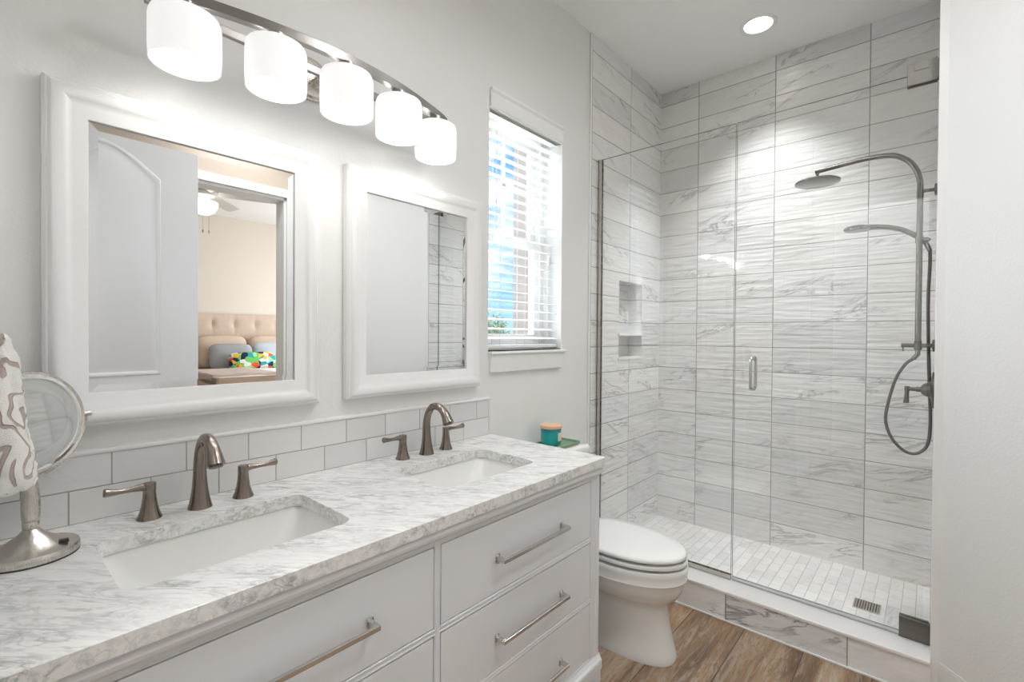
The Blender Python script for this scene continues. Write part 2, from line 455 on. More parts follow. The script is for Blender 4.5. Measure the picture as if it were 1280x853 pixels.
# niche shelf and frame
bm = BM(); box(bm, NX0 - .004, NX1 + .004, yt - .006, YW + .09, 1.318, 1.334); tag(obj('niche_shelf', bm, M_SLAB, bevel=.003), 'thin white marble shelf across the recessed shower niche', 'shelf')
bm = BM(); box(bm, NX0 - .012, NX1 + .012, yt - .004, YW + .088, NZ0 - .014, NZ0 + .001); struct('trim_3', bm, M_TRIM, bevel=.002)
# angled wall on the right, from the shower to the doorway wall
A0, A1 = Vector((XT - .012, YR - .022)), Vector((1.652, YD))
nn = Vector(((A1 - A0).y, -(A1 - A0).x)).normalized()
if nn.dot(Vector((1, -1))) < 0: nn = -nn
def prism(bm, pts, z0, z1):
    a = [bm.verts.new((p[0], p[1], z0)) for p in pts]; b = [bm.verts.new((p[0], p[1], z1)) for p in pts]
    n = len(pts)
    for k in range(n): bm.faces.new((a[k], a[(k + 1) % n], b[(k + 1) % n], b[k]))
    bm.faces.new(a[::-1]); bm.faces.new(b)
bm = BM(); prism(bm, [A0, A1, A1 + nn * .1, A0 + Vector((.1, -.08))], 0, CE); struct('wall_right', bm, M_WALL)
bm = BM(); e = -nn * .014; prism(bm, [A0 + e * .1, A1 + e, A1 + e * .02, A0 + e * .02], 0, .125)
prism(bm, [A0 + e * .1, A1 + e * .55, A1 + e * .02, A0 + e * .02], .125, .135)
dd = (A1 - A0).normalized()
struct('baseboard_right', bm, M_TRIM)
# doorway wall
DX0, DX1, DZ = .62, 1.56, 2.335
bm = BM()
box(bm, -1.3, DX0, YD - .14, YD, 0, CE); box(bm, DX1, 1.66, YD - .14, YD, 0, CE); box(bm, DX0, DX1, YD - .14, YD, DZ, CE)
struct('wall_front', bm, M_TAN)
bm = BM()
for y0, y1 in ((YD, YD + .018), (YD - .158, YD - .14)):
    box(bm, DX0 - .09, DX0, y0, y1, 0, DZ + .06); box(bm, DX1, DX1 + .06, y0, y1, 0, DZ + .06); box(bm, DX0, DX1, y0, y1, DZ, DZ + .06)
box(bm, DX0 - .001, DX0 + .018, YD - .14, YD, 0, DZ); box(bm, DX1 - .018, DX1 + .001, YD - .14, YD, 0, DZ); box(bm, DX0, DX1, YD - .14, YD, DZ - .018, DZ + .001)
struct('trim_4', bm, M_TRIM, bevel=.003)
# near wall by the vanity and the closet behind the camera's left
bm = BM(); box(bm, XN - .12, XN, .80, YW, 0, CE); box(bm, XN - .16, XN - .04, YD, -.305, 0, CE); box(bm, XN - .16, XN - .04, -.305, .80, 2.44, CE)
struct('wall_near', bm, M_WALL)
bm = BM(); box(bm, -1.4, -1.3, YD - .14, YW, 0, CE); box(bm, -1.3, XN - .12, .80, .92, 0, CE); struct('wall_closet', bm, M_WALL)
# baseboards
bm = BM(); box(bm, 1.53, XT - .045, YW - .014, YW - .0005, 0, .12); box(bm, 1.53, XT - .045, YW - .009, YW - .0005, .12, .135); struct('baseboard_left', bm, M_TRIM)
# the open panelled door
def door_leaf():
    bm = BM(); W_, H_, T_ = .905, 2.405, .036
    box(bm, 0, W_, -T_, 0, .01, H_)
    o = struct('door_1', bm, M_DOOR, bevel=.002); o.location = (XN - .012, -.30, 0)
    def panel(x0, x1, z0, z1, arch):
        bm = BM()
        def outline(d):
            p = [(x0 + d, z0 + d), (x1 - d, z0 + d), (x1 - d, z1 - d)]
            n = 14
            for k in range(1, n):
                u = k / n; xx = (x1 - d) + (x0 - x1 + 2 * d) * u
                p.append((xx, z1 - d + arch * math.sin(PI * u) ** 1.0))
            p.append((x0 + d, z1 - d)); return p
        L = [[(x, yy, z) for x, z in outline(dd_)] for dd_, yy in ((0, -.0005), (.004, .005), (.014, .006), (.024, .001), (.034, .0012), (.050, .007))]
        loft(bm, L, False, True)
        return obj('door_panel', bm, M_DOOR, o, smooth=True, angle=25)
    panel(.18, .725, 1.085, 2.17, .155); panel(.18, .725, .22, .96, .0)
    bm = BM(); lathe(bm, [(.03, 0), (.03, .006), (.012, .012), (.011, .04), (.026, .05), (.03, .062), (.02, .076), (.002, .08)], (.84, 0, .98), 28, 'y')
    obj('door_handle', bm, M_NICKEL, o, smooth=True)
    return o
door_leaf()

# shower pan and curb
bm = BM(); box(bm, 2.47, XB, YR, YW - .008, 0, .0255)
o = struct('floor_shower', bm, M_MOSAIC); setuv(o, lambda c, n: (c.x - 2.5 + 1.04, c.y + 1.05 + .012))
bm = BM(); box(bm, 2.302, 2.47, YR, YW - .008, 0, .124)
o = struct('trim_5', bm, M_CURBTILE); setuv(o, lambda c, n: ((c.y if abs(n.x) > .5 else c.x) - .237 + 4.64, c.z + .09))
bm = BM(); box(bm, 2.296, 2.478, YR, YW - .009, .124, .14); struct('trim_6', bm, M_SLAB, bevel=.004)
bm = BM(); box(bm, 2.296, 2.302, YR + .0, YW - .009, .0, .006); struct('trim_7', bm, M_TRIM)

# ------------------------------------------------------------------ window, reveal, stool and blind
bm = BM()
gy0, gy1 = YW + .13, YW + .175
def frame(bm, x0, x1, z0, z1, w_, y0, y1):
    box(bm, x0, x0 + w_, y0, y1, z0, z1); box(bm, x1 - w_, x1, y0, y1, z0, z1)
    box(bm, x0 + w_, x1 - w_, y0, y1, z0, z0 + w_); box(bm, x0 + w_, x1 - w_, y0, y1, z1 - w_, z1)
frame(bm, WX0, WX1, WZ0, WZ1, .038, gy0 - .01, gy1 + .02)
win = struct('window_1', bm, M_TRIM, bevel=.003)
bm = BM(); frame(bm, WX0 + .038, WX1 - .038, 1.795, WZ1 - .038, .042, gy0 + .022, gy1)
box(bm, WX0 + .08, WX1 - .08, gy0 + .03, gy1 - .004, 2.075, 2.093); box(bm, 1.781, 1.797, gy0 + .03, gy1 - .004, 1.83, WZ1 - .08)
obj('upper_sash', bm, M_TRIM, win, bevel=.002)
bm = BM(); frame(bm, WX0 + .038, WX1 - .038, WZ0 + .038, 1.815, .042, gy0 - .008, gy0 + .02)
box(bm, 1.76, 1.81, gy0 - .022, gy0 - .008, 1.80, 1.822)
obj('lower_sash', bm, M_TRIM, win, bevel=.002)
bm = BM(); box(bm, WX0 + .07, WX1 - .07, gy0 + .036, gy0 + .039, 1.83, WZ1 - .07); box(bm, WX0 + .07, WX1 - .07, gy0 + .005, gy0 + .008, WZ0 + .07, 1.78)
obj('window_pane', bm, M_WGLASS, win)
bm = BM(); box(bm, WX0 - .002, WX1 + .016, YW - .028, gy0 - .01, WZ0 - .013, WZ0); so_ = struct('trim_8', bm, M_TRIM, bevel=.003)
bm = BM(); a = [(1.520, YW, 1.232), (1.520, YW, 1.150), (2.072, YW, 1.232), (2.06, YW, 1.150)]
loft(bm, [[(1.522, YW - .0005, 1.150), (2.060, YW - .0005, 1.150), (2.072, YW - .0005, 1.232), (1.522, YW - .0005, 1.232)], [(1.522, YW - .014, 1.150), (2.060, YW - .014, 1.150), (2.072, YW - .02, 1.232), (1.522, YW - .02, 1.232)]])
struct('trim_9', bm, M_TRIM, bevel=.002)
# blind
bl = thing('window_blind', 'white horizontal slat blind lowered and open in the only window', 'blind', (1.7925, YW + .045, 1.25))
X0, X1 = WX0 - 1.7925 + .008, WX1 - 1.7925 - .008
bm = BM(); zz = [.055 + .0445 * k for k in range(24)]
for z in zz:
    L = []
    for k in range(6):
        u = -1 + 2 * k / 5; L.append((u * .0235, z + .0022 * (1 - u * u) + u * .004))
    lo = [[(x, y, q) for y, q in L] + [(x, y, q - .0022) for y, q in L[::-1]] for x in (X0, X1)]
    loft(bm, lo)
obj('slats', bm, M_BLIND, bl)
bm = BM(); box(bm, X0, X1, -.024, .024, .006, .024); obj('bottom_rail', bm, M_BLIND, bl, bevel=.004)
bm = BM(); box(bm, X0, X1, -.03, .03, 1.088, 1.13); obj('head_rail', bm, M_BLIND, bl, bevel=.002)
bm = BM(); pr = [(-.048, 1.085), (-.052, 1.090), (-.052, 1.150), (-.060, 1.160), (-.060, 1.168), (-.0465, 1.168), (-.0465, 1.140), (-.036, 1.130), (-.036, 1.085)]
loft(bm, [[(x, y - .0, z) for y, z in pr] for x in (X0 - .005, X1 + .006)]); obj('valance', bm, M_BLIND, bl)
for x in (X0 + .09, 0.0, X1 - .09):
    bm = BM(); tube(bm, [(x, -.026, .02), (x, -.026, 1.09)], .0011, 6); tube(bm, [(x, .026, .02), (x, .026, 1.09)], .0011, 6); obj('ladder_cord', bm, M_CORD, bl)
bm = BM()
for dx in (0, .012): tube(bm, [(X1 - .09 + dx, -.034, .47 + dx), (X1 - .09 + dx, -.034, 1.06)], .001, 6)
obj('pull_cord', bm, M_CORD, bl)
for dx, dz in ((0, .43), (.012, .442)):
    bm = BM(); lathe(bm, [(.002, .042), (.005, .03), (.008, .004), (.006, 0)], (X1 - .09 + dx, -.034, dz), 14); obj('cord_tassel', bm, M_CORD, bl, smooth=True)
bm = BM(); tube(bm, [(X0 + .05, -.036, .55), (X0 + .05, -.036, 1.05)], .0025, 6); obj('tilt_wand', bm, M_BLIND, bl)

# outside: neighbour's wall, ground and tree
bm = BM(); box(bm, -10, 40, YW + .6, 60, -3.1, -3); struct('ground', bm, M_GROUND)
nb = thing('house_wall', 'tan stucco wall of a building outside the window', 'building', (8, 4.8, -3))
bm = BM(); box(bm, 0, 4, -2.3, 2.24, 0, 9.5); obj('stucco_wall', bm, M_STUCCO, nb)
bm = BM(); box(bm, -.15, 4.2, -2.4, 2.34, 9.5, 9.7); obj('roof_edge', bm, M_TRIM, nb)
tr = thing('tree', 'bushy green tree seen low through the window slats', 'tree', (13.0, 14.2, -3))
bm = BM(); stube(bm, [(0, 0, 0, .22), (.1, 0, 1.2, .16), (0, .1, 2.4, .12), (.1, .1, 3.6, .07)], 10, 4); obj('trunk', bm, painted('bark', (.2, .14, .09), .9, 20, .5, .02), tr, smooth=True)
bm = BM(); rnd = random.Random(3)
cl_ = [(rnd.uniform(-2.2, 2.2), rnd.uniform(-1.2, 1.2), rnd.uniform(3.0, 4.9), rnd.uniform(.5, .95)) for _ in range(20)]
for k in range(5200):
    cx, cy, cz, r = cl_[k % 20]
    v = Vector((rnd.gauss(0, 1), rnd.gauss(0, 1), rnd.gauss(0, 1))).normalized() * r * rnd.uniform(.5, 1)
    c = Vector((cx, cy, cz)) + v; a = Vector((rnd.gauss(0, 1), rnd.gauss(0, 1), rnd.gauss(0, 1))).normalized(); b = a.orthogonal().normalized()
    s_ = rnd.uniform(.05, .1)
    bm.faces.new([bm.verts.new(c + a * s_), bm.verts.new(c + b * s_ * .5), bm.verts.new(c - a * s_), bm.verts.new(c - b * s_ * .5)])
mleaf = painted('leaves', (.25, .33, .06), .7, 3, 0, .01, .1); obj('foliage', bm, mleaf, tr)

# ------------------------------------------------------------------ vanity cabinet
VX0, VX1, VY = -.012, 1.508, .905
CT = .877
van = thing('vanity', 'long pale grey double-sink vanity cabinet with flush drawers and bar pulls', 'cabinet', (.748, 1.19, 0))
VC = Vector((.748, 1.19, 0))
def L(x0, x1, y0, y1, z0, z1): return (x0 - VC.x, x1 - VC.x, y0 - VC.y, y1 - VC.y, z0, z1)
rows = ((.597, .800), (.378, .579), (.160, .361)); colsx = ((.052, .744), (.764, 1.456))
bm = BM()
# carcass (behind the fronts), open above for the basins
box(bm, *L(VX0, VX1, VY + .022, VY + .036, .155, .66)); box(bm, *L(VX0, VX0 + .018, VY + .03, YW - .012, .10, .845))
box(bm, *L(VX1 - .018, VX1, VY + .02, YW - .012, .10, .845)); box(bm, *L(VX0, VX1, VY + .03, YW - .012, .10, .118))
box(bm, *L(VX0 + .018, VX1 - .018, YW - .022, YW - .012, .118, .845)); box(bm, *L(.745, .763, VY + .03, YW - .022, .118, .845))
obj('carcass', bm, M_CAB, van)
bm = BM()
def ff(x0, x1, z0, z1): box(bm, *L(x0, x1, VY, VY + .022, z0, z1))
ff(VX0, colsx[0][0], .155, .845); ff(colsx[0][1], colsx[1][0], .155, .845); ff(colsx[1][1], VX1, .155, .845)
for a, b in colsx:
    ff(a, b, .800, .845); ff(a, b, .579, .597); ff(a, b, .361, .378); ff(a, b, .155, .160)
obj('face_frame', bm, M_CAB, van, bevel=.0012)
bm = BM()
for a, b in colsx:
    for z0, z1 in rows:   # narrow bead round every opening
        g = .0
        for q in ((a - .0050, a - .0020, z0 - .0050, z1 + .0050), (b + .0020, b + .0050, z0 - .0050, z1 + .0050)): box(bm, *L(q[0], q[1], VY - .0012, VY + .002, q[2], q[3]))
        for q in ((a - .0020, b + .0020, z0 - .0050, z0 - .0020), (a - .0020, b + .0020, z1 + .0020, z1 + .0050)): box(bm, *L(q[0], q[1], VY - .0012, VY + .002, q[2], q[3]))
obj('beading', bm, M_CAB, van)
# top moulding, corner post, base moulding
def moulding(bm, prof, xa, xb, side=True):
    lo = [[(xa - VC.x, y - VC.y, z) for y, z in prof], [(xb - VC.x, y - VC.y, z) for y, z in prof]]
    loft(bm, lo)
bm = BM()
tp = [(VY + .004, .806), (VY - .003, .808), (VY - .004, .812), (VY - .008, .815), (VY - .0135, .822), (VY - .0155, .830), (VY - .0135, .837), (VY - .012, .838), (VY - .012, .845), (VY + .004, .845)]
tp = [(VY + .01, .808), (VY - .002, .808), (VY - .0025, .813), (VY - .006, .8155), (VY - .0125, .822), (VY - .0145, .830), (VY - .012, .838), (VY - .012, .845), (VY + .01, .845)]
moulding(bm, tp, VX0, VX1 + .005); obj('top_moulding', bm, M_CAB, van)
bm = BM(); bp = [(VY + .01, .100), (VY - .014, .100), (VY - .014, .128), (VY - .0125, .134), (VY - .007, .141), (VY - .004, .148), (VY - .002, .153), (VY + .01, .153)]
moulding(bm, bp, VX0, VX1 + .012)
obj('base_moulding', bm, M_CAB, van)
bm = BM(); box(bm, *L(VX0, VX1 + .010, VY - .010, VY + .02, .0, .102)); box(bm, *L(VX1 - .02, VX1 + .010, VY + .02, YW - .016, .0, .102))
obj('plinth', bm, M_CAB, van, bevel=.002)
bm = BM(); lo = [(VX1 - .022, .002), (VX1 - .016, -.003), (VX1 - .012, -.0035), (VX1 + .002, -.0035), (VX1 + .005, -.001), (VX1 + .005, .02), (VX1 - .022, .02)]
prism(bm, [(x - VC.x, VY + y - VC.y) for x, y in lo], .153, .809); obj('corner_post', bm, M_CAB, van)
bm0 = None
for ci, (a, b) in enumerate(colsx):
    for z0, z1 in rows:
        cx = (a + b) / 2
        dr = thing('drawer', '', '', (cx - VC.x, VY - VC.y, z0)); del dr['label'], dr['category']
        bpy.data.objects.remove(dr)
        bm = BM(); g = .0022
        box(bm, a + g - VC.x, b - g - VC.x, VY - VC.y, VY - VC.y + .02, z0 + g, z1 - g)
        dr = obj('drawer', bm, M_CAB, van, bevel=.0012)
        bm = BM(); zc = {rows[0]: .694, rows[1]: .468, rows[2]: .242}[(z0, z1)]
        hx = .160; c0 = (a + b) / 2 + .014 - VC.x; y0 = VY - VC.y
        box(bm, c0 - hx, c0 + hx, y0 - .034, y0 - .026, zc - .0055, zc + .0055)
        for sx in (-1, 1):
            xx = c0 + sx * (hx - .006)
            box(bm, xx - .006, xx + .006, y0 - .027, y0 + .0003, zc - .0055, zc + .0055)
            box(bm, xx - .0085, xx + .0085, y0 - .003, y0 + .0003, zc - .011, zc + .011)
        obj('handle', bm, M_PULL, dr, bevel=.001)

# countertop with two cut-outs
S1 = (.3805, 1.165, .216, .143); S2 = (1.100, 1.170, .2045, .139)
bm = BM()
def eloop(pts):
    vs = [bm.verts.new(p) for p in pts]
    return [bm.edges.new((vs[k], vs[(k + 1) % len(vs)])) for k in range(len(vs))]
cx0, cx1, cy0, cy1 = XN + .002, 1.527, .884, YW - .002
outer = [(cx0, cy0, CT), (cx1 - .016, cy0, CT)] + [(cx1 - .016 + .016 * math.sin(a), cy0 + .016 - .016 * math.cos(a), CT) for a in (PI / 8, PI / 4, 3 * PI / 8, PI / 2)] + [(cx1, cy1, CT), (cx0, cy1, CT)]
ed = eloop(outer)
for s_ in (S1, S2): ed += eloop(rrect(s_[0], s_[1], s_[2], s_[3], .035, CT, 8))
bmesh.ops.triangle_fill(bm, use_beauty=True, use_dissolve=False, edges=ed)
top = bm.faces[:]
r_ = bmesh.ops.extrude_face_region(bm, geom=top)
for v in [g for g in r_['geom'] if isinstance(g, bmesh.types.BMVert)]: v.co.z -= .031
co = obj('countertop', bm, M_COUNTER, bevel=.0022)
tag(co, 'grey-veined white marble countertop with two rectangular sink cut-outs', 'countertop')

# undermount basins
def basin(s_, lab):
    cx, cy, hx, hy = s_
    th = thing('sink', lab, 'sink', (cx, cy, .66), 0, 'undermount sinks')
    bm = BM(); zt = CT - .0315 - .66
    A, B = hx + .006, hy + .006
    inner = [(A, B, .04, zt), (A - .004, B - .003, .045, zt - .012), (A - .022, B - .010, .05, zt - .05), (A - .055, B - .020, .055, zt - .10), (A - .085, B - .035, .06, zt - .128), (A - .12, B - .065, .05, zt - .138), (.03, .03, .0299, zt - .143)]
    outer_ = [(A + .022, B + .022, .05, zt), (A + .022, B + .022, .05, zt - .012), (A - .005, B + .005, .055, zt - .05), (A - .035, B - .005, .06, zt - .105), (A - .08, B - .03, .06, zt - .145), (.035, .035, .03, zt - .158)]
    lo = [rrect(0, 0, *q[:3], q[3], 8) for q in outer_[::-1]] + [rrect(0, 0, *q[:3], q[3], 8) for q in inner]
    loft(bm, lo); obj('bowl', bm, M_BASIN, th, smooth=True, angle=60)
    bm = BM(); lathe(bm, [(.03, zt - .1425), (.031, zt - .139), (.024, zt - .1385), (.018, zt - .141), (.001, zt - .1405)], (0, 0, 0), 28); obj('drain', bm, M_CHROME, th, smooth=True)
    return th
basin(S1, 'white rectangular undermount sink nearest the camera, in front of the nearer faucet')
basin(S2, 'white rectangular undermount sink farther along, nearest the toilet')

# widespread faucets
def faucet(cx, cy, dl, dr_, lab):
    th = thing('faucet', lab, 'faucet', (cx, cy, CT), 0, 'widespread faucets')
    bm = BM()
    P = [(0, 0, 0, .0275), (0, 0, .004, .0265), (0, 0, .02, .0225), (0, .001, .05, .0178), (0, .002, .085, .0150), (0, .001, .118, .0138), (0, -.008, .150, .0130), (0, -.030, .176, .0128), (0, -.060, .182, .0130), (0, -.088, .172, .0138), (0, -.108, .152, .0162), (0, -.121, .128, .0205)]
    stube(bm, P, 24, 6); obj('spout', bm, M_BRONZE, th, smooth=True, angle=50)
    bm = BM(); lathe(bm, [(.0001, 0), (.0145, 0), (.0145, .004), (.012, .006)], (0, 0, 0), 20)
    e = obj('aerator', bm, M_HINGE, th, smooth=True, loc=(0, -.1205, .1235)); e.rotation_euler = (math.radians(-26), 0, 0)
    for sx, dx in ((-1, dl), (1, dr_)):
        bm = BM(); lathe(bm, [(.0255, 0), (.0250, .003), (.0205, .014), (.0165, .030), (.0138, .050), (.0128, .066), (.0132, .067), (.0132, .082), (.0125, .0845), (.0, .0855)], (0, 0, 0), 28)
        h = obj('handle', bm, M_BRONZE, th, smooth=True, angle=50, loc=(dx, .006, 0))
        bm = BM(); sp = spline([(sx * -.006, 0, .074, .0108), (sx * .012, 0, .0765, .0092), (sx * .035, -.002, .0765, .0062), (sx * .058, -.004, .0770, .0062), (sx * .075, -.006, .0790, .0085), (sx * .082, -.006, .0800, .0098), (sx * .085, -.006, .0803, .008)], 6)
        tube(bm, sp, [p[3] for p in sp], 18); obj('lever', bm, M_BRONZE, h, smooth=True, angle=60)
    bm = BM(); tube(bm, [(0, .014, .09), (0, .026, .09)], .0001, 6); bm.free()
    return th
faucet(.379, 1.388, -.103, .103, 'dark nickel three-piece faucet behind the nearer sink')
faucet(1.110, 1.398, -.102, .098, 'dark nickel three-piece faucet behind the farther sink')

# backsplash
bm = BM(); box(bm, XN + .001, 1.510, YW - .009, YW - .0005, CT, 1.033)
bs = obj('backsplash', bm, M_SPLASH); setuv(bs, lambda c, n: (c.x - .523 + 3.05, c.z - .955 + 1.56))
tag(bs, 'two-row pale grey subway tile backsplash above the marble countertop', 'backsplash')
bm = BM(); lo = [(YW - .0005, 1.033), (YW - .0115, 1.033), (YW - .012, 1.038), (YW - .0095, 1.044), (YW - .0005, 1.046)]
loft(bm, [[(x, y, z) for y, z in lo] for x in (XN + .001, 1.520)]); box(bm, 1.510, 1.520, YW - .0115, YW - .0005, CT, 1.034)
obj('edge_trim', bm, painted('light tile trim', (.76, .76, .75), .2, 50, .01), bs)

# ------------------------------------------------------------------ framed mirrors
def framed(x0, x1, z0, z1, lab, wi=.0735):
    cx, cz = (x0 + x1) / 2, (z0 + z1) / 2; hx, hz = (x1 - x0) / 2, (z1 - z0) / 2
    th = thing('wall_mirror', lab, 'mirror', (cx, YW, cz), 0, 'framed vanity mirrors')
    bm = BM()
    prof = [(-.004, -.0008), (-.004, -.024), (-.001, -.027), (.0, -.030), (.002, -.0315), (.0045, -.0315), (.0055, -.0325), (.008, -.0355), (.012, -.0378), (.017, -.0388), (.022, -.0385), (.028, -.0365), (.036, -.0328), (.046, -.0285), (.057, -.0245), (.066, -.0215), (wi - .001, -.0195), (wi, -.018), (wi, -.011)]
    lo = []
    for d, y in prof:
        lo.append([(-hx + d, y, -hz + d), (hx - d, y, -hz + d), (hx - d, y, hz - d), (-hx + d, y, hz - d)])
    loft(bm, lo, False, False); obj('frame', bm, M_FRAME, th, smooth=True, angle=28)
    bm = BM(); b = .019; a = wi - .001
    oy, iy = -.0128, -.0135
    O = [bm.verts.new(p) for p in ((-hx + a, oy, -hz + a), (hx - a, oy, -hz + a), (hx - a, oy, hz - a), (-hx + a, oy, hz - a))]
    I = [bm.verts.new(p) for p in ((-hx + a + b, iy, -hz + a + b), (hx - a - b, iy, -hz + a + b), (hx - a - b, iy, hz - a - b), (-hx + a + b, iy, hz - a - b))]
    for k in range(4): bm.faces.new((O[k], O[(k + 1) % 4], I[(k + 1) % 4], I[k]))
    bm.faces.new(I); 
    Bk = [bm.verts.new((v.co.x, -.004, v.co.z)) for v in O]
    for k in range(4): bm.faces.new((O[k], O[(k + 1) % 4], Bk[(k + 1) % 4], Bk[k]))
    bm.faces.new(Bk[::-1])
    obj('mirror_glass', bm, M_MIRROR, th)
    return th
framed(.1025, .723, 1.104, 1.882, 'white-framed mirror above the nearer sink, showing the door and bedroom')
framed(.823, 1.441, 1.104, 1.882, 'white-framed mirror above the farther sink, next to the window')

# ------------------------------------------------------------------ vanity light
vl = thing('vanity_light', 'five-shade vanity light on a bowed brushed metal bar', 'light fixture', (.705, YW, 2.10))
SH = [(.330, 1.315), (.518, 1.272), (.706, 1.257), (.895, 1.275), (1.085, 1.325)]
bm = BM(); fr = spline([(.225 - .705, 1.352 - YW), (.330 - .705, 1.315 - YW), (.518 - .705, 1.272 - YW), (.706 - .705, 1.257 - YW), (.895 - .705, 1.275 - YW), (1.085 - .705, 1.325 - YW), (1.150 - .705, 1.352 - YW)], 8)
lo = []
for i, p in enumerate(fr):
    a = fr[max(i - 1, 0)]; b = fr[min(i + 1, len(fr) - 1)]; t2 = (b - a).normalized(); n2 = Vector((-t2.y, t2.x)) * .010
    lo.append([(p.x + n2.x, p.y + n2.y, -.012), (p.x - n2.x, p.y - n2.y, -.012), (p.x - n2.x, p.y - n2.y, .014), (p.x + n2.x, p.y + n2.y, .014)])
loft(bm, lo); obj('front_bar', bm, M_BAR, vl, bevel=.0015)
bm = BM(); box(bm, -.44, .40, -.105, -.090, -.010, .012)
for sx in (-.46, .425): box(bm, sx - .012, sx + .012, -.132, -.092, -.009, .012)
obj('rear_bar', bm, M_BAR, vl, bevel=.002)
bm = BM(); lathe(bm, [(.066, 0), (.066, -.008), (.058, -.018), (.05, -.022), (.0, -.024)], (0, -.0005, .02), 40, 'y'); obj('backplate', bm, M_NICKEL, vl, smooth=True)
bm = BM(); tube(bm, [(0, -.02, .0), (0, -.095, .0)], .012, 16); obj('arm', bm, M_NICKEL, vl, smooth=True)
for i, (x, y) in enumerate(SH):
    px, py = x - .705, y - YW
    bm = BM(); R = .0715; n = 48
    prof = [(R - .004, -.155), (R, -.155), (R + .0015, -.12), (R + .001, -.06), (R, -.052), (R - .003, -.044), (R - .010, -.040), (R - .026, -.039), (R - .026, -.042), (R - .011, -.043), (R - .005, -.048), (R - .004, -.06), (R - .004, -.155)]
    lathe(bm, prof, (px, py, 0), n, cap=False); sh = obj('lamp_shade', bm, M_SHADE, vl, smooth=True, angle=40)
    bm = BM(); lathe(bm, [(.001, -.012), (.022, -.012), (.024, -.03), (.030, -.034), (.030, -.038), (.016, -.040), (.016, -.062), (.001, -.063)], (px, py, 0), 28); obj('socket', bm, M_BAR, vl, smooth=True)
    bm = BM(); lathe(bm, [(.001, -.062), (.012, -.066), (.018, -.08), (.024, -.098), (.022, -.115), (.012, -.126), (.001, -.129)], (px, py, 0), 24); obj('bulb', bm, M_BULB, vl, smooth=True, angle=80)
    pl = bpy.data.lights.new('vanity_bulb_light', 'POINT'); pl.energy = VANITY_BULB; pl.color = (1, .985, .96); pl.shadow_soft_size = .03
    po = bpy.data.objects.new('vanity_bulb_light', pl); C.objects.link(po); po.location = (x, y, 2.10 - .148)

# ------------------------------------------------------------------ recessed ceiling lights: a real one over the shower, the rest added
def can(x, y, lab, en, spr=150):
    th = thing('ceiling_light', lab, 'ceiling light', (x, y, CE), 0, 'recessed ceiling lights')
    bm = BM(); lathe(bm, [(.094, -.0005), (.094, -.003), (.088, -.005), (.074, -.004), (.070, -.001)], (0, 0, 0), 48, cap=False); obj('trim_ring', bm, M_TRIM, th, smooth=True)
    bm = BM(); lathe(bm, [(.071, -.0015), (.060, -.0012), (.045, -.001), (.0005, -.001)], (0, 0, 0), 40); obj('lens', bm, M_CAN, th, smooth=True)
    area('recessed_light', (x, y, CE - .012), (0, 0, 0), .15, .15, en, (.975, .99, 1), 'DISK', math.radians(spr))
can(2.882, .74, 'round recessed ceiling light over the shower', CAN_LIGHT * 1.45, 84)
can(1.15, .35, 'added round recessed fill light in the middle of the room, above and behind the view', CAN_LIGHT * 1.0)  # added out of view to brighten the room
can(1.25, -.3, 'added unseen round recessed fill light just inside the bedroom doorway', CAN_LIGHT * 1.5)  # unseen, added to light the cabinet fronts and the curb
can(1.95, .55, 'added round recessed fill light between the toilet and the angled wall, above the view', CAN_LIGHT * .45)  # another added lamp, above the frame, for general brightness

# ------------------------------------------------------------------ toilet
TX = 1.872
tl = thing('toilet', 'white elongated two-piece toilet with closed lid between vanity and shower', 'toilet', (TX, 1.1, 0))
def egg(hw, yf, yb, z, n=48, p=2.0, pb=2.6, yc=None):
    yc = yc if yc is not None else yf + (yb - yf) * .52
    out = []
    for k in range(n):
        a = 2 * PI * k / n; s_, c_ = math.sin(a), math.cos(a)
        ex = 2 / (p if c_ < 0 else pb)
        x = hw * math.copysign(abs(s_) ** ex, s_); dy = (yc - yf) if c_ < 0 else (yb - yc)
        y = yc + dy * math.copysign(abs(c_) ** ex, c_)
        out.append((x, y - 1.1, z))
    return out
bm = BM()
loft(bm, [egg(.118, .762, 1.40, 0.0, p=2.6), egg(.119, .760, 1.40, .012, p=2.6), egg(.114, .765, 1.39, .03, p=2.5), egg(.112, .779, 1.36, .09, p=2.4), egg(.108, .792, 1.32, .15, p=2.3), egg(.108, .796, 1.28, .205, p=2.2), egg(.116, .788, 1.27, .232),
          egg(.142, .762, 1.27, .250), egg(.166, .740, 1.27, .283), egg(.175, .731, 1.27, .31), egg(.178, .728, 1.27, .33), egg(.182, .722, 1.27, .338), egg(.180, .724, 1.27, .342), egg(.183, .719, 1.27, .37), egg(.183, .719, 1.27, .386), egg(.180, .722, 1.265, .392)])
obj('bowl', bm, M_PORC, tl, smooth=True, angle=50)
bm = BM()  # rear base with the trapway step, bolt caps
loft(bm, [egg(.112, 1.02, 1.43, 0.0, pb=4), egg(.112, 1.02, 1.43, .05, pb=4), egg(.085, 1.05, 1.42, .09, pb=4), egg(.082, 1.05, 1.42, .2, pb=4), egg(.11, 1.05, 1.43, .28, pb=4), egg(.16, 1.06, 1.45, .37, pb=4), egg(.16, 1.06, 1.45, .395, pb=4)])
obj('trapway', bm, M_PORC, tl, smooth=True, angle=50)
bm = BM(); loft(bm, [egg(.170, .730, 1.235, .400), egg(.178, .722, 1.24, .403), egg(.179, .721, 1.24, .412), egg(.177, .723, 1.24, .417)]); obj('seat', bm, M_PORC, tl, smooth=True, angle=50)
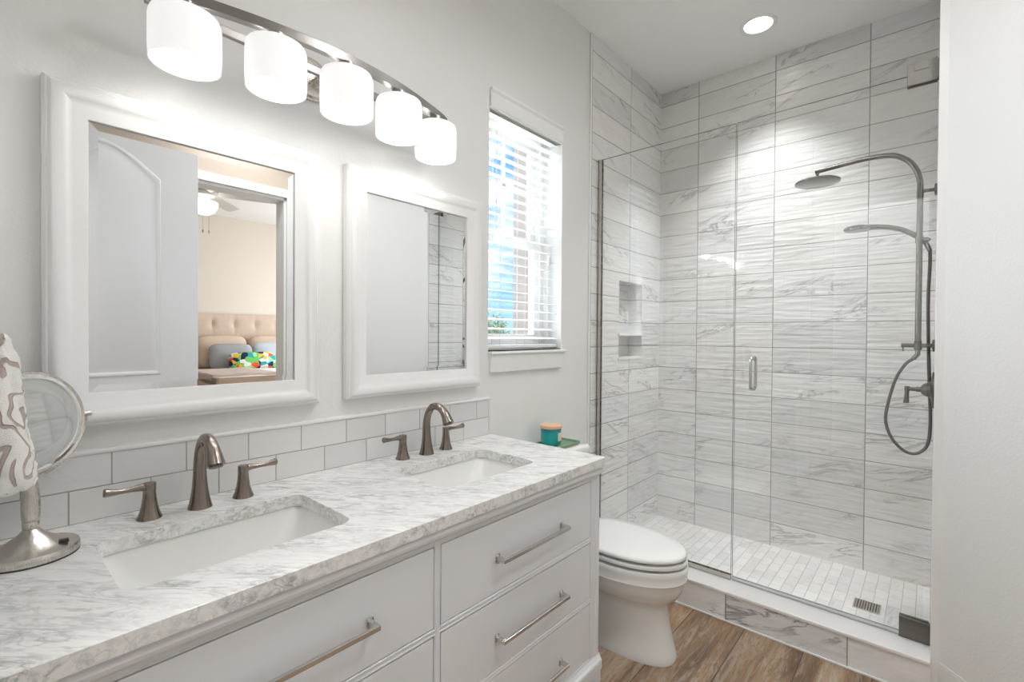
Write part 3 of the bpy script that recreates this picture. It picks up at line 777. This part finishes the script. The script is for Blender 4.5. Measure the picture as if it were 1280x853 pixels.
bm = BM(); loft(bm, [egg(.168, .732, 1.235, .4255), egg(.175, .725, 1.24, .4285), egg(.176, .724, 1.24, .435), egg(.173, .727, 1.237, .441), egg(.165, .736, 1.225, .446), egg(.12, .80, 1.18, .449), egg(.05, .9, 1.08, .450)]); obj('lid', bm, M_PORC, tl, smooth=True, angle=50)
for sx in (-1, 1):
    bm = BM(); lathe(bm, [(.014, .397), (.014, .436), (.010, .444), (.001, .446)], (sx * .075, .165, 0), 18); obj('hinge', bm, M_PORC, tl, smooth=True)
bm = BM()
loft(bm, [rrect(-.012, .262, hx, hy, r, z, 6) for hx, hy, r, z in ((.15, .075, .04, .39), (.158, .080, .04, .42), (.170, .088, .04, .56), (.176, .092, .04, .74), (.176, .092, .04, .744))]); obj('tank', bm, M_PORC, tl, smooth=True, angle=50)
bm = BM(); loft(bm, [rrect(-.012, .262, hx, hy, r, z, 6) for hx, hy, r, z in ((.178, .094, .04, .742), (.186, .100, .042, .746), (.188, .101, .043, .760), (.186, .099, .042, .772), (.178, .092, .04, .780))]); obj('tank_lid', bm, M_PORC, tl, smooth=True, angle=50)
bm = BM(); tube(bm, [(-.12, .168, .69), (-.12, .150, .69), (-.055, .146, .685)], .007, 12); obj('flush_lever', bm, M_NICKEL, tl, smooth=True)

# tray and candle on the tank
tx, ty, tz = 1.873, 1.362, .7805
bm = BM(); hx, hy = .108, .068
M_GREEN = painted('sage green lacquer', (.19, .30, .20), .35, 30, .02); M_GOLD = painted('gold painted edge', (.60, .42, .20), .35, 30, .02)
tray = thing('tray', 'small green rectangular tray with a gold rim base on the toilet tank', 'tray', (tx, ty, tz), math.radians(0))
def rr4(hx, hy, z): return rrect(0, 0, hx, hy, .008, z, 3)
loft(bm, [rr4(hx, hy, .005), rr4(hx + .003, hy + .003, .018), rr4(hx + .001, hy + .001, .019), rr4(hx - .003, hy - .003, .017), rr4(hx - .006, hy - .006, .009)]); obj('tray_body', bm, M_GREEN, tray)
bm = BM(); loft(bm, [rr4(hx - .004, hy - .004, 0), rr4(hx, hy, .0049)]); obj('tray_base', bm, M_GOLD, tray)
m_, t_, b_ = mat('teal candle glass', (.01, .32, .33), .08, coat=.5)
oo = t_.sep(t_.coord()); t_.L.new(t_.ramp(t_.math('MULTIPLY', oo[2], 10.0), [(0, (.005, .36, .34)), (.55, (.008, .33, .35)), (.85, (.01, .14, .22))]), b_.inputs['Base Color'])
cn = thing('candle_jar', 'teal glass candle jar with a pale wooden lid and cream label', 'candle', (1.851, 1.378, tz + .0105), 0)
bm = BM(); lathe(bm, [(.040, 0), (.047, .003), (.0495, .012), (.050, .02), (.050, .078), (.0485, .080)], (0, 0, 0), 40); obj('jar', bm, m_, cn, smooth=True)
bm = BM(); lathe(bm, [(.048, .0801), (.053, .081), (.0535, .084), (.0535, .092), (.052, .095), (.001, .0955)], (0, 0, 0), 40); obj('lid', bm, painted('pale wood', (.72, .46, .29), .5, 60, .05), cn, smooth=True)
bm = BM(); n = 10; R = .0506; a0 = math.radians(-100); a1 = math.radians(-38)
lo = [[(R_ * math.cos(a0 + (a1 - a0) * k / n), R_ * math.sin(a0 + (a1 - a0) * k / n), z) for R_, z in ((R, .022), (R, .062), (R - .0005, .062), (R - .0005, .022))] for k in range(n + 1)]
loft(bm, lo); obj('label_sticker', bm, painted('cream paper', (.72, .66, .52), .8, 200, .03), cn)

# ------------------------------------------------------------------ makeup mirror
mm = thing('makeup_mirror', 'round brushed nickel tabletop makeup mirror on a turned stand', 'mirror', (.073, 1.325, CT))
bm = BM(); lathe(bm, [(.0720, .0), (.0725, .003)], (0, 0, 0), 48); obj('rubber_foot', bm, M_PLASTIC, mm, smooth=True)
bm = BM(); lathe(bm, [(.0720, .003), (.0725, .005), (.0725, .014), (.0705, .018), (.066, .0195), (.060, .021), (.045, .027), (.030, .037), (.019, .046), (.014, .052), (.0120, .055)], (0, 0, 0), 64); obj('base', bm, M_NICKEL, mm, smooth=True)
bm = BM(); lathe(bm, [(.010, .050), (.0120, .056), (.0130, .064), (.0130, .068), (.0120, .070), (.0130, .072), (.0142, .085), (.0146, .100), (.0136, .120), (.0115, .140), (.0100, .150), (.0120, .152), (.0120, .158), (.009, .160), (.009, .170), (.008, .172)], (0, 0, 0), 36); obj('stem', bm, M_NICKEL, mm, smooth=True)
bm = BM(); box(bm, .038, .052, -.036, -.024, .0225, .0285); s_ = obj('switch', bm, M_PLASTIC, mm, bevel=.001); s_.rotation_euler = (0, 0, 0)
RZ = math.radians(34); ZC = .264; RR = .101
def rot(p): return (p[0] * math.cos(RZ) - p[1] * math.sin(RZ), p[0] * math.sin(RZ) + p[1] * math.cos(RZ), p[2])
bm = BM(); pts = []
for k in range(25):
    a = math.radians(-180 + 180 * k / 24); pts.append(rot(((RR + .006) * math.cos(a), 0, ZC + (RR + .008) * math.sin(a))))
tube(bm, [Vector(p) for p in pts], .0032, 10); obj('yoke', bm, M_NICKEL, mm, smooth=True)
for sx in (-1, 1):
    bm = BM(); tube(bm, [rot((sx * (RR - .002), 0, ZC)), rot((sx * (RR + .016), 0, ZC))], .0055, 14); obj('pivot_knob', bm, M_NICKEL, mm, smooth=True)
TI = Matrix.Rotation(RZ, 4, 'Z') @ Matrix.Rotation(math.radians(-6), 4, 'X')
bm = BM(); prof = [(RR - .006, -.0052), (RR - .002, -.0065), (RR, -.004), (RR, .004), (RR - .002, .0065), (RR - .006, .0052)]
lathe(bm, prof + [prof[0]], (0, 0, 0), 72, 'y', cap=False); o = obj('rim', bm, M_NICKEL, mm, smooth=True, angle=50); o.matrix_local = Matrix.Translation((0, 0, ZC)) @ TI
bm = BM(); lathe(bm, [(.0005, -.0035), (.03, -.0036), (.06, -.0038), (.085, -.0041), (RR - .014, -.0043), (RR - .012, -.0050), (RR - .005, -.0046), (RR - .005, .0046), (.0005, .004)], (0, 0, 0), 72, 'y'); o = obj('mirror_glass', bm, M_MIRROR2, mm, smooth=True, angle=20); o.matrix_local = Matrix.Translation((0, 0, ZC)) @ TI

# ------------------------------------------------------------------ hanging towel and its ring
rg = thing('towel_ring', 'brushed nickel towel ring on the near wall above the counter', 'towel ring', (XN, 1.16, 1.43))
bm = BM(); lathe(bm, [(.024, .0), (.024, .005), (.010, .010), (.008, .03)], (0, 0, 0), 24, 'x'); obj('mount', bm, M_NICKEL, rg, smooth=True)
bm = BM(); tube(bm, [(.030, .055 * math.cos(2 * PI * k / 32), -.055 + .055 * math.sin(2 * PI * k / 32)) for k in range(32)], .004, 10, closed=True); obj('ring', bm, M_NICKEL, rg, smooth=True)
bm = BM(); n = 72; secs = [(1.315, .004, .034, .012), (1.312, .008, .036, .020), (1.302, .012, .038, .030), (1.285, .017, .040, .035), (1.255, .023, .044, .036), (1.20, .029, .048, .037), (1.15, .035, .054, .040), (1.115, .042, .060, .043), (1.085, .043, .064, .045), (1.066, .042, .063, .043), (1.058, .036, .058, .036), (1.055, .02, .04, .02)]
q = spline(secs, 7); lo = []
for s_ in q:
    z, hx, hy, off = s_[0], s_[1], s_[2], s_[3]
    lp = []
    for k in range(n):
        a = 2 * PI * k / n; wob = 1 + .07 * math.sin(3 * a + z * 21) + .04 * math.sin(5 * a - z * 33)
        wob += .05 * mnoise.noise(Vector((math.cos(a) * 2, math.sin(a) * 2, z * 30)))
        x = max(-.038, hx * math.cos(a) * wob); y = hy * math.sin(a) * wob
        lp.append((.028 + x - .0 * off, y + 1.16, z - 0))
    lo.append(lp)
loft(bm, [[(x - .03, y - 1.16, z - 1.05) for x, y, z in l] for l in lo])
tw = obj('hand_towel', bm, M_TOWEL, smooth=True, angle=180, loc=(.030, 1.16, 1.05))
bpy_tex = bpy.data.textures.new('pile', 'CLOUDS'); bpy_tex.noise_scale = .016; dm = tw.modifiers.new('disp', 'DISPLACE'); dm.texture = bpy_tex; dm.strength = .009; dm.mid_level = .5
tag(tw, 'white and taupe sculpted-pile hand towel hanging at the left edge', 'towel')

# ------------------------------------------------------------------ shower glass and hardware
GZ = 2.345
bm = BM(); box(bm, XG - .005, XG + .005, .716, YW - .014, .150, GZ, 0)
bm.faces.ensure_lookup_table()
for f in bm.faces:
    f.normal_update()
    if abs(f.normal.x) < .5: f.material_index = 1
fp = thing('glass_panel', 'fixed clear glass panel at the toilet end of the shower', 'glass panel', (XG, 1.1, .14))
o = obj('pane', bm, [M_GLASS, M_GEDGE], fp); o.matrix_parent_inverse = Matrix.Translation((-XG, -1.1, -.14))
bm = BM(); y1 = YW - .009
box(bm, XG - .012, XG - .007, y1 - .022, y1, .142, GZ); box(bm, XG + .007, XG + .012, y1 - .022, y1, .142, GZ); box(bm, XG - .012, XG + .012, y1 - .003, y1, .142, GZ)
box(bm, XG - .012, XG - .007, .716, y1 - .022, .142, .163); box(bm, XG + .007, XG + .012, .716, y1 - .022, .142, .163); box(bm, XG - .012, XG + .012, .716, y1 - .003, .1405, .143)
o = obj('channel', bm, M_NICKEL, fp); o.matrix_parent_inverse = Matrix.Translation((-XG, -1.1, -.14))
gd = thing('shower_door', 'frameless clear glass shower door with loop handle and two wall hinges', 'shower door', (XG, .35, .14))
inv = Matrix.Translation((-XG, -.35, -.14))
bm = BM(); box(bm, XG - .005, XG + .005, .012, .710, .157, GZ, 0)
for f in bm.faces:
    f.normal_update()
    if abs(f.normal.x) < .5: f.material_index = 1
o = obj('door_glass', bm, [M_GLASS, M_GEDGE], gd); o.matrix_parent_inverse = inv
M_SWEEP = glass_m('clear vinyl sweep', (.80, .80, .79)); 
bm = BM(); box(bm, XG - .007, XG + .007, .07, .710, .1425, .1568); o = obj('door_sweep', bm, M_SWEEP, gd); o.matrix_parent_inverse = inv
for z0, z1, fl_ in ((2.300, 2.385, 1), (.142, .222, -1)):
    bm = BM(); box(bm, XG - .016, XG - .0055, -.006, .083, z0, z1); box(bm, XG + .0055, XG + .016, -.006, .083, z0, z1); box(bm, XG - .016, XG + .016, YR + .0005, -.004, z0 + .006, z1 - .006)
    hg = obj('hinge', bm, M_HINGE, gd, bevel=.0015); hg.matrix_parent_inverse = inv
    bm = BM(); zc = z1 - .020 if fl_ > 0 else z0 + .020
    box(bm, XG - .0175, XG - .0155, .018, .062, zc - .013, zc + (.020 if fl_ > 0 else .013)); k = obj('hinge_knuckle', bm, M_HINGE, hg, bevel=.001); k.matrix_parent_inverse = Matrix.Identity(4)
bm = BM()
for sx in (-1, 1):
    pts = []
    zt, zb = 1.222, 1.072
    for p in ((0, zt - .008), (.012, zt), (.03, zt - .006), (.036, zt - .022), (.036, zb + .022), (.03, zb + .006), (.012, zb), (0, zb + .008)): pts.append((XG + sx * (.006 + p[0]), .628, p[1], .0068))
    stube(bm, pts, 14, 5)
    for z in (zt - .004, zb + .004): tube(bm, [(XG + sx * .0055, .628, z), (XG + sx * .009, .628, z)], .011, 18)
o = obj('handle', bm, M_PULL, gd, smooth=True); o.matrix_parent_inverse = inv

sx_ = 2.85
sh = thing('shower_column', 'brushed nickel exposed shower column with rain head, hand shower and hose', 'shower', (sx_, YR, 1.0))
def P3(y, z, x=0.0): return (x, y - YR, z - 1.0)
bm = BM(); tube(bm, [P3(.046, 1.27), P3(.046, 1.965)], .0118, 20); tube(bm, [P3(.046, 1.96), P3(.046, 1.99)], .0128, 20); obj('riser_pipe', bm, M_SHOWER, sh, smooth=True)
bm = BM(); q = spline([(0, .046, 1.985), (0, .047, 2.03), (0, .060, 2.085), (0, .090, 2.135), (0, .135, 2.168), (0, .19, 2.180), (0, .26, 2.181), (0, .36, 2.173), (0, .456, 2.164)], 6)
tube(bm, [P3(p[1], p[2]) for p in q], .0118, 20); obj('shower_arm', bm, M_SHOWER, sh, smooth=True)
bm = BM(); tube(bm, [P3(.446, 2.164), P3(.446, 2.130)], .0075, 14); lathe(bm, [(.012, 2.139 - 1), (.014, 2.132 - 1), (.010, 2.125 - 1)], (0, .446 - YR, 0), 20)
lathe(bm, [(.001, 1.127), (.020, 1.126), (.060, 1.121), (.094, 1.116), (.100, 1.111), (.099, 1.105), (.093, 1.1025), (.001, 1.102)], (0, .446 - YR, 0), 56); obj('rain_head', bm, M_SHOWER, sh, smooth=True)
bm = BM(); tube(bm, [P3(.046, 1.985), P3(YR + .004, 1.985)], .0078, 16); lathe(bm, [(.0015, 0), (.027, 0), (.027, .006), (.024, .009), (.010, .010)], (0, 0, .985), 32, 'y'); obj('upper_bracket', bm, M_SHOWER, sh, smooth=True)
bm = BM(); tube(bm, [P3(.105, 1.285), P3(YR + .002, 1.285)], .0095, 18); lathe(bm, [(.0015, 0), (.027, 0), (.027, .007), (.012, .010)], (0, 0, .285), 32, 'y'); tube(bm, [P3(.046, 1.265), P3(.046, 1.305)], .0140, 20)
obj('diverter', bm, M_HINGE, sh, smooth=True)
bm = BM(); tube(bm, [P3(.098, 1.285), P3(.098, 1.258)], .0035, 10); obj('diverter_lever', bm, M_HINGE, sh, smooth=True)
bm = BM(); tube(bm, [P3(.046, 1.752), P3(.046, 1.782)], .0150, 20); tube(bm, [P3(.046, 1.767), P3(.020, 1.767), P3(.012, 1.758)], .009, 14); obj('hand_shower_holder', bm, M_SHOWER, sh, smooth=True)
bm = BM(); q = spline([(.022, .010, 1.715, .009), (.022, .030, 1.762, .0105), (.022, .062, 1.792, .0115), (.022, .110, 1.825, .0115), (.022, .160, 1.843, .0115), (.022, .205, 1.851, .0125), (.022, .235, 1.853, .014)], 6)
tube(bm, [P3(p[1], p[2], p[0]) for p in q], [p[3] for p in q], 18)
lathe(bm, [(.001, .868), (.030, .867), (.052, .861), (.058, .854), (.058, .848), (.052, .842), (.035, .840), (.001, .839)], (.022, .278 - YR, 0), 40); obj('hand_shower', bm, M_SHOWER, sh, smooth=True)
bm = BM(); q = spline([(0, .046, 1.268), (0, .046, 1.245), (.004, .060, 1.225), (.01, .090, 1.195), (.015, .125, 1.12), (.02, .152, 1.00), (.02, .158, .92), (.02, .135, .845), (.025, .090, .792), (.03, .045, .785), (.035, .008, .83), (.04, -.001, .93), (.04, .004, 1.10), (.036, .010, 1.30), (.030, .013, 1.50), (.022, .009, 1.66), (.022, .010, 1.72)], 8)
tube(bm, [P3(p[1], p[2], p[0]) for p in q], .0068, 12); obj('hose', bm, M_HINGE, sh, smooth=True)
bm = BM(); tube(bm, [P3(.046, 1.268), P3(.046, 1.245), P3(.062, 1.223)], .0098, 14); obj('hose_connector', bm, M_SHOWER, sh, smooth=True)
vv = thing('shower_valve', 'dark nickel shower valve with a down-turned lever below the riser pipe', 'shower valve', (sx_, YR, 1.085))
bm = BM(); lathe(bm, [(.0015, .0), (.082, .0), (.082, .004), (.076, .007), (.040, .012), (.032, .022), (.028, .034), (.018, .044)], (0, 0, 0), 40, 'y'); obj('escutcheon', bm, M_HINGE, vv, smooth=True)
bm = BM(); tube(bm, [(0, .04, 0), (0, .062, 0), (0, .064, 0), (0, .088, 0)], [.012, .012, .009, .009], 18); obj('valve_stem', bm, M_HINGE, vv, smooth=True)
bm = BM(); stube(bm, [(0, .093, .012, .010), (0, .093, 0, .0105), (0, .094, -.02, .008), (0, .095, -.045, .0095), (0, .096, -.062, .011), (0, .096, -.066, .009)], 14, 5); obj('lever', bm, M_HINGE, vv, smooth=True)
# drain
dr = thing('floor_drain', 'square slotted metal drain set in the shower floor', 'drain', (2.838, .217, .0257))
bm = BM(); h = .052
box(bm, -h, h, -h, -h + .006, 0, .0035); box(bm, -h, h, h - .006, h, 0, .0035); box(bm, -h, -h + .006, -h + .006, h - .006, 0, .0035); box(bm, h - .006, h, -h + .006, h - .006, 0, .0035)
for k in range(9):
    y = -h + .006 + (k + .5) * (2 * h - .012) / 9 ; box(bm, -h + .006, h - .006, y - .0026, y + .0026, .0012, .003)
obj('grate', bm, M_NICKEL, dr)
bm = BM(); box(bm, -h + .002, h - .002, -h + .002, h - .002, .0001, .001); obj('sump', bm, M_PLASTIC, dr)

# ------------------------------------------------------------------ bedroom seen in the mirror
BX0, BX1, BY0, BY1 = -1.4, 4.6, -4.95, YD - .14
bm = BM(); box(bm, BX0, BX1, BY0, BY1, -.1, 0); struct('floor_bedroom', bm, M_CARPET)
bm = BM(); box(bm, BX0, BX1, BY0, BY1, CE, CE + .1); struct('ceiling_bedroom', bm, M_CEIL)
bm = BM(); box(bm, BX0, BX1, BY0 - .1, BY0, 0, CE); struct('wall_bedroom_back', bm, M_BEDWALL)
bm = BM(); box(bm, BX1, BX1 + .1, BY0, BY1, 0, .8); box(bm, BX1, BX1 + .1, BY0, BY1, 2.4, CE); box(bm, BX1, BX1 + .1, BY0, -4.0, .8, 2.4); box(bm, BX1, BX1 + .1, -2.0, BY1, .8, 2.4); struct('wall_bedroom_right', bm, M_BEDWALL)
bm = BM(); box(bm, BX0 - .1, BX0, BY0, BY1, 0, CE); struct('wall_bedroom_left', bm, M_BEDWALL)
bm = BM(); box(bm, 1.661, BX1, YD - .14, YD - .04, 0, CE); struct('wall_bedroom_front', bm, M_BEDWALL)
bm = BM()
for a in ((-4.0, -3.94, .8, 2.4), (-2.06, -2.0, .8, 2.4), (-3.94, -2.06, .8, .86), (-3.94, -2.06, 2.34, 2.4), (-3.94, -2.06, 1.57, 1.63)): box(bm, BX1 + .02, BX1 + .07, a[0], a[1], a[2], a[3])
w2 = struct('added_window', bm, M_TRIM)  # unseen window, put in to bring daylight into the bedroom
bm = BM(); box(bm, BX1 + .04, BX1 + .045, -3.94, -2.06, .86, 2.34); obj('window_pane', bm, M_WGLASS, w2)

BXC = 2.72; YH = -4.95
bd = thing('bed', 'upholstered bed with a tall beige tufted headboard and white duvet, reflected', 'bed', (BXC, YH, 0))
def soft(bm, hx, hy, hz, p=2.6, n=20, m=32):
    rings = []
    for i in range(1, n):
        ph = -PI / 2 + PI * i / n; cz_ = math.sin(ph); cr = math.cos(ph) ** .7
        lp = []
        for k in range(m):
            a = 2 * PI * k / m; c_, s_ = math.cos(a), math.sin(a)
            lp.append((hx * cr * math.copysign(abs(c_) ** (2 / p), c_), hy * math.copysign(abs(cz_) ** .9, cz_), hz * cr * math.copysign(abs(s_) ** (2 / p), s_)))
        rings.append(lp)
    loft(bm, rings)
bm = BM(); NXg, NZg = 84, 28; hw, z0h, z1h = 1.02, .35, 1.60
grid = []
for i in range(NXg + 1):
    row = []
    for j in range(NZg + 1):
        x = -hw + 2 * hw * i / NXg; z = z0h + (z1h - z0h) * j / NZg; dep = .09
        for bx in [k * .295 - 1.03 for k in range(8)]:
            for bz in (1.45, 1.16, .87):
                dd2 = ((x - bx) ** 2 + (z - bz) ** 2); dep -= .035 * math.exp(-dd2 / .0022) 
            dep -= .008 * math.exp(-((x - bx) / .012) ** 2)
        ex = min(x + hw, hw - x, z1h - z); dep -= .03 * max(0, 1 - ex / .03) ** 2
        row.append(bm.verts.new((x, dep, z)))
    grid.append(row)
for i in range(NXg):
    for j in range(NZg): bm.faces.new((grid[i][j], grid[i + 1][j], grid[i + 1][j + 1], grid[i][j + 1]))
box(bm, -hw, hw, .005, .055, .0, z1h - .004); obj('headboard', bm, M_BEIGE, bd, smooth=True, angle=40)
bm = BM(); box(bm, -.99, .99, .09, 2.12, .12, .40); obj('bed_frame', bm, M_BEIGE, bd, bevel=.02, seg=3)
bm = BM(); box(bm, -1.0, 1.0, 2.14, 2.22, .06, .80); obj('footboard', bm, M_BEIGE, bd, bevel=.02, seg=3)
bm = BM(); box(bm, -.96, .96, .10, 2.08, .40, .78); obj('mattress', bm, M_SHEET, bd, bevel=.05, seg=4)
def drape(name, x0, x1, y0, y1, z, m_, drop, seed, par=bd):
    bm = BM(); nx, ny = 60, 44; g = []
    for i in range(nx + 1):
        row = []
        for j in range(ny + 1):
            u = -drop + (x1 - x0 + 2 * drop) * i / nx; v = (y1 - y0 + drop) * j / ny
            x = x0 + min(max(u, 0), x1 - x0); dz = max(0, -u) + max(0, u - (x1 - x0)); y = y0 + min(v, y1 - y0); dz += max(0, v - (y1 - y0))
            ox = -.012 if u < 0 else (.012 if u > x1 - x0 else 0)
            nz = .012 * mnoise.noise(Vector((x * 4, y * 4, seed))) + .006 * mnoise.noise(Vector((x * 11, y * 9, seed)))
            row.append(bm.verts.new((x + ox * (1 + 2 * dz), y + (.015 if v > y1 - y0 else 0), z + nz - dz)))
        g.append(row)
    for i in range(nx):
        for j in range(ny): bm.faces.new((g[i][j], g[i + 1][j], g[i + 1][j + 1], g[i][j + 1]))
    o = obj(name, bm, m_, par, smooth=True, angle=60); s_ = o.modifiers.new('thick', 'SOLIDIFY'); s_.thickness = .018; return o
drape('duvet', -.97, .97, .80, 2.1, .83, M_DUVET, .28, 3.0)
drape('throw_blanket', -.98, -.30, .95, 1.98, .86, M_THROW, .35, 8.0)
def pillow(name, hx, hz, th, x, y, z, tilt, m_, lab, rz=0, cat='pillow', grp=None):
    bm = BM(); soft(bm, hx, th, hz, 5.0)
    o = obj(name, bm, m_, None, smooth=True, angle=180, loc=(x, y, z)); o.rotation_euler = (tilt, 0, rz); tag(o, lab, cat, grp); return o
T = math.radians(-14)
pillow('pillow', .33, .235, .085, 2.36, -4.70, 1.05, math.radians(12), M_BEIGE2, 'large tan pillow standing left of centre against the headboard, reflected in the mirror')
pillow('pillow', .33, .235, .085, 3.05, -4.70, 1.05, math.radians(12), M_BEIGE2, 'large tan pillow standing behind the pale blue one, reflected in the mirror')
pillow('pillow', .27, .19, .075, 2.40, -4.46, .985, math.radians(16), M_GREYF, 'grey pillow leaning in front of the left tan one, reflected in the mirror', .12)
pillow('pillow', .27, .20, .075, 2.97, -4.50, .99, math.radians(14), M_BLUEF, 'pale blue pillow behind the colourful lumbar cushion, reflected in the mirror', -.05)
pillow('cushion', .31, .13, .06, 2.62, -4.28, .925, math.radians(14), M_BIRD, 'colourful printed lumbar cushion at the front of the bed, reflected', .0, 'cushion')
# ceiling fan
fn = thing('ceiling_fan', 'white ceiling fan with a lit globe in the bedroom, reflected', 'ceiling fan', (1.435, -2.2, CE))
bm = BM(); lathe(bm, [(.001, 0), (.06, 0), (.058, -.03), (.02, -.05), (.013, -.055), (.013, -.30), (.03, -.31), (.03, -.33)], (0, 0, 0), 28); obj('downrod', bm, M_NICKEL, fn, smooth=True)
bm = BM(); lathe(bm, [(.03, -.33), (.08, -.34), (.115, -.37), (.115, -.41), (.09, -.44), (.05, -.45)], (0, 0, 0), 36); obj('motor', bm, painted('fan motor enamel', (.42, .39, .36), .5, 40, 0), fn, smooth=True)
M_BLADE = painted('fan blade', (.62, .60, .57), .4, 30, .02)
for k in range(5):
    a = math.radians(22 + 72 * k); bm = BM()
    lo = [[(r, -w_, -.415 - .012), (r, w_, -.415 + .012), (r, w_, -.409 + .012), (r, -w_, -.409 - .012)] for r, w_ in ((.10, .03), (.17, .045), (.25, .062), (.5, .07), (.62, .066), (.655, .045))]
    loft(bm, lo); o = obj('blade', bm, M_BLADE, fn, bevel=.001); o.rotation_euler = (0, 0, a)
bm = BM(); lathe(bm, [(.04, -.45), (.05, -.485), (.10, -.495), (.112, -.505), (.110, -.54), (.085, -.59), (.04, -.615), (.001, -.62)], (0, 0, 0), 40); obj('globe', bm, M_GLOBE, fn, smooth=True, angle=60)
for dx in (-.02, .03):
    bm = BM(); tube(bm, [(dx, .03, -.57), (dx, .03, -.76)], .0015, 6); lathe(bm, [(.001, -.76), (.006, -.765), (.006, -.79), (.001, -.795)], (dx, .03, 0), 10); obj('pull_chain', bm, M_NICKEL, fn)
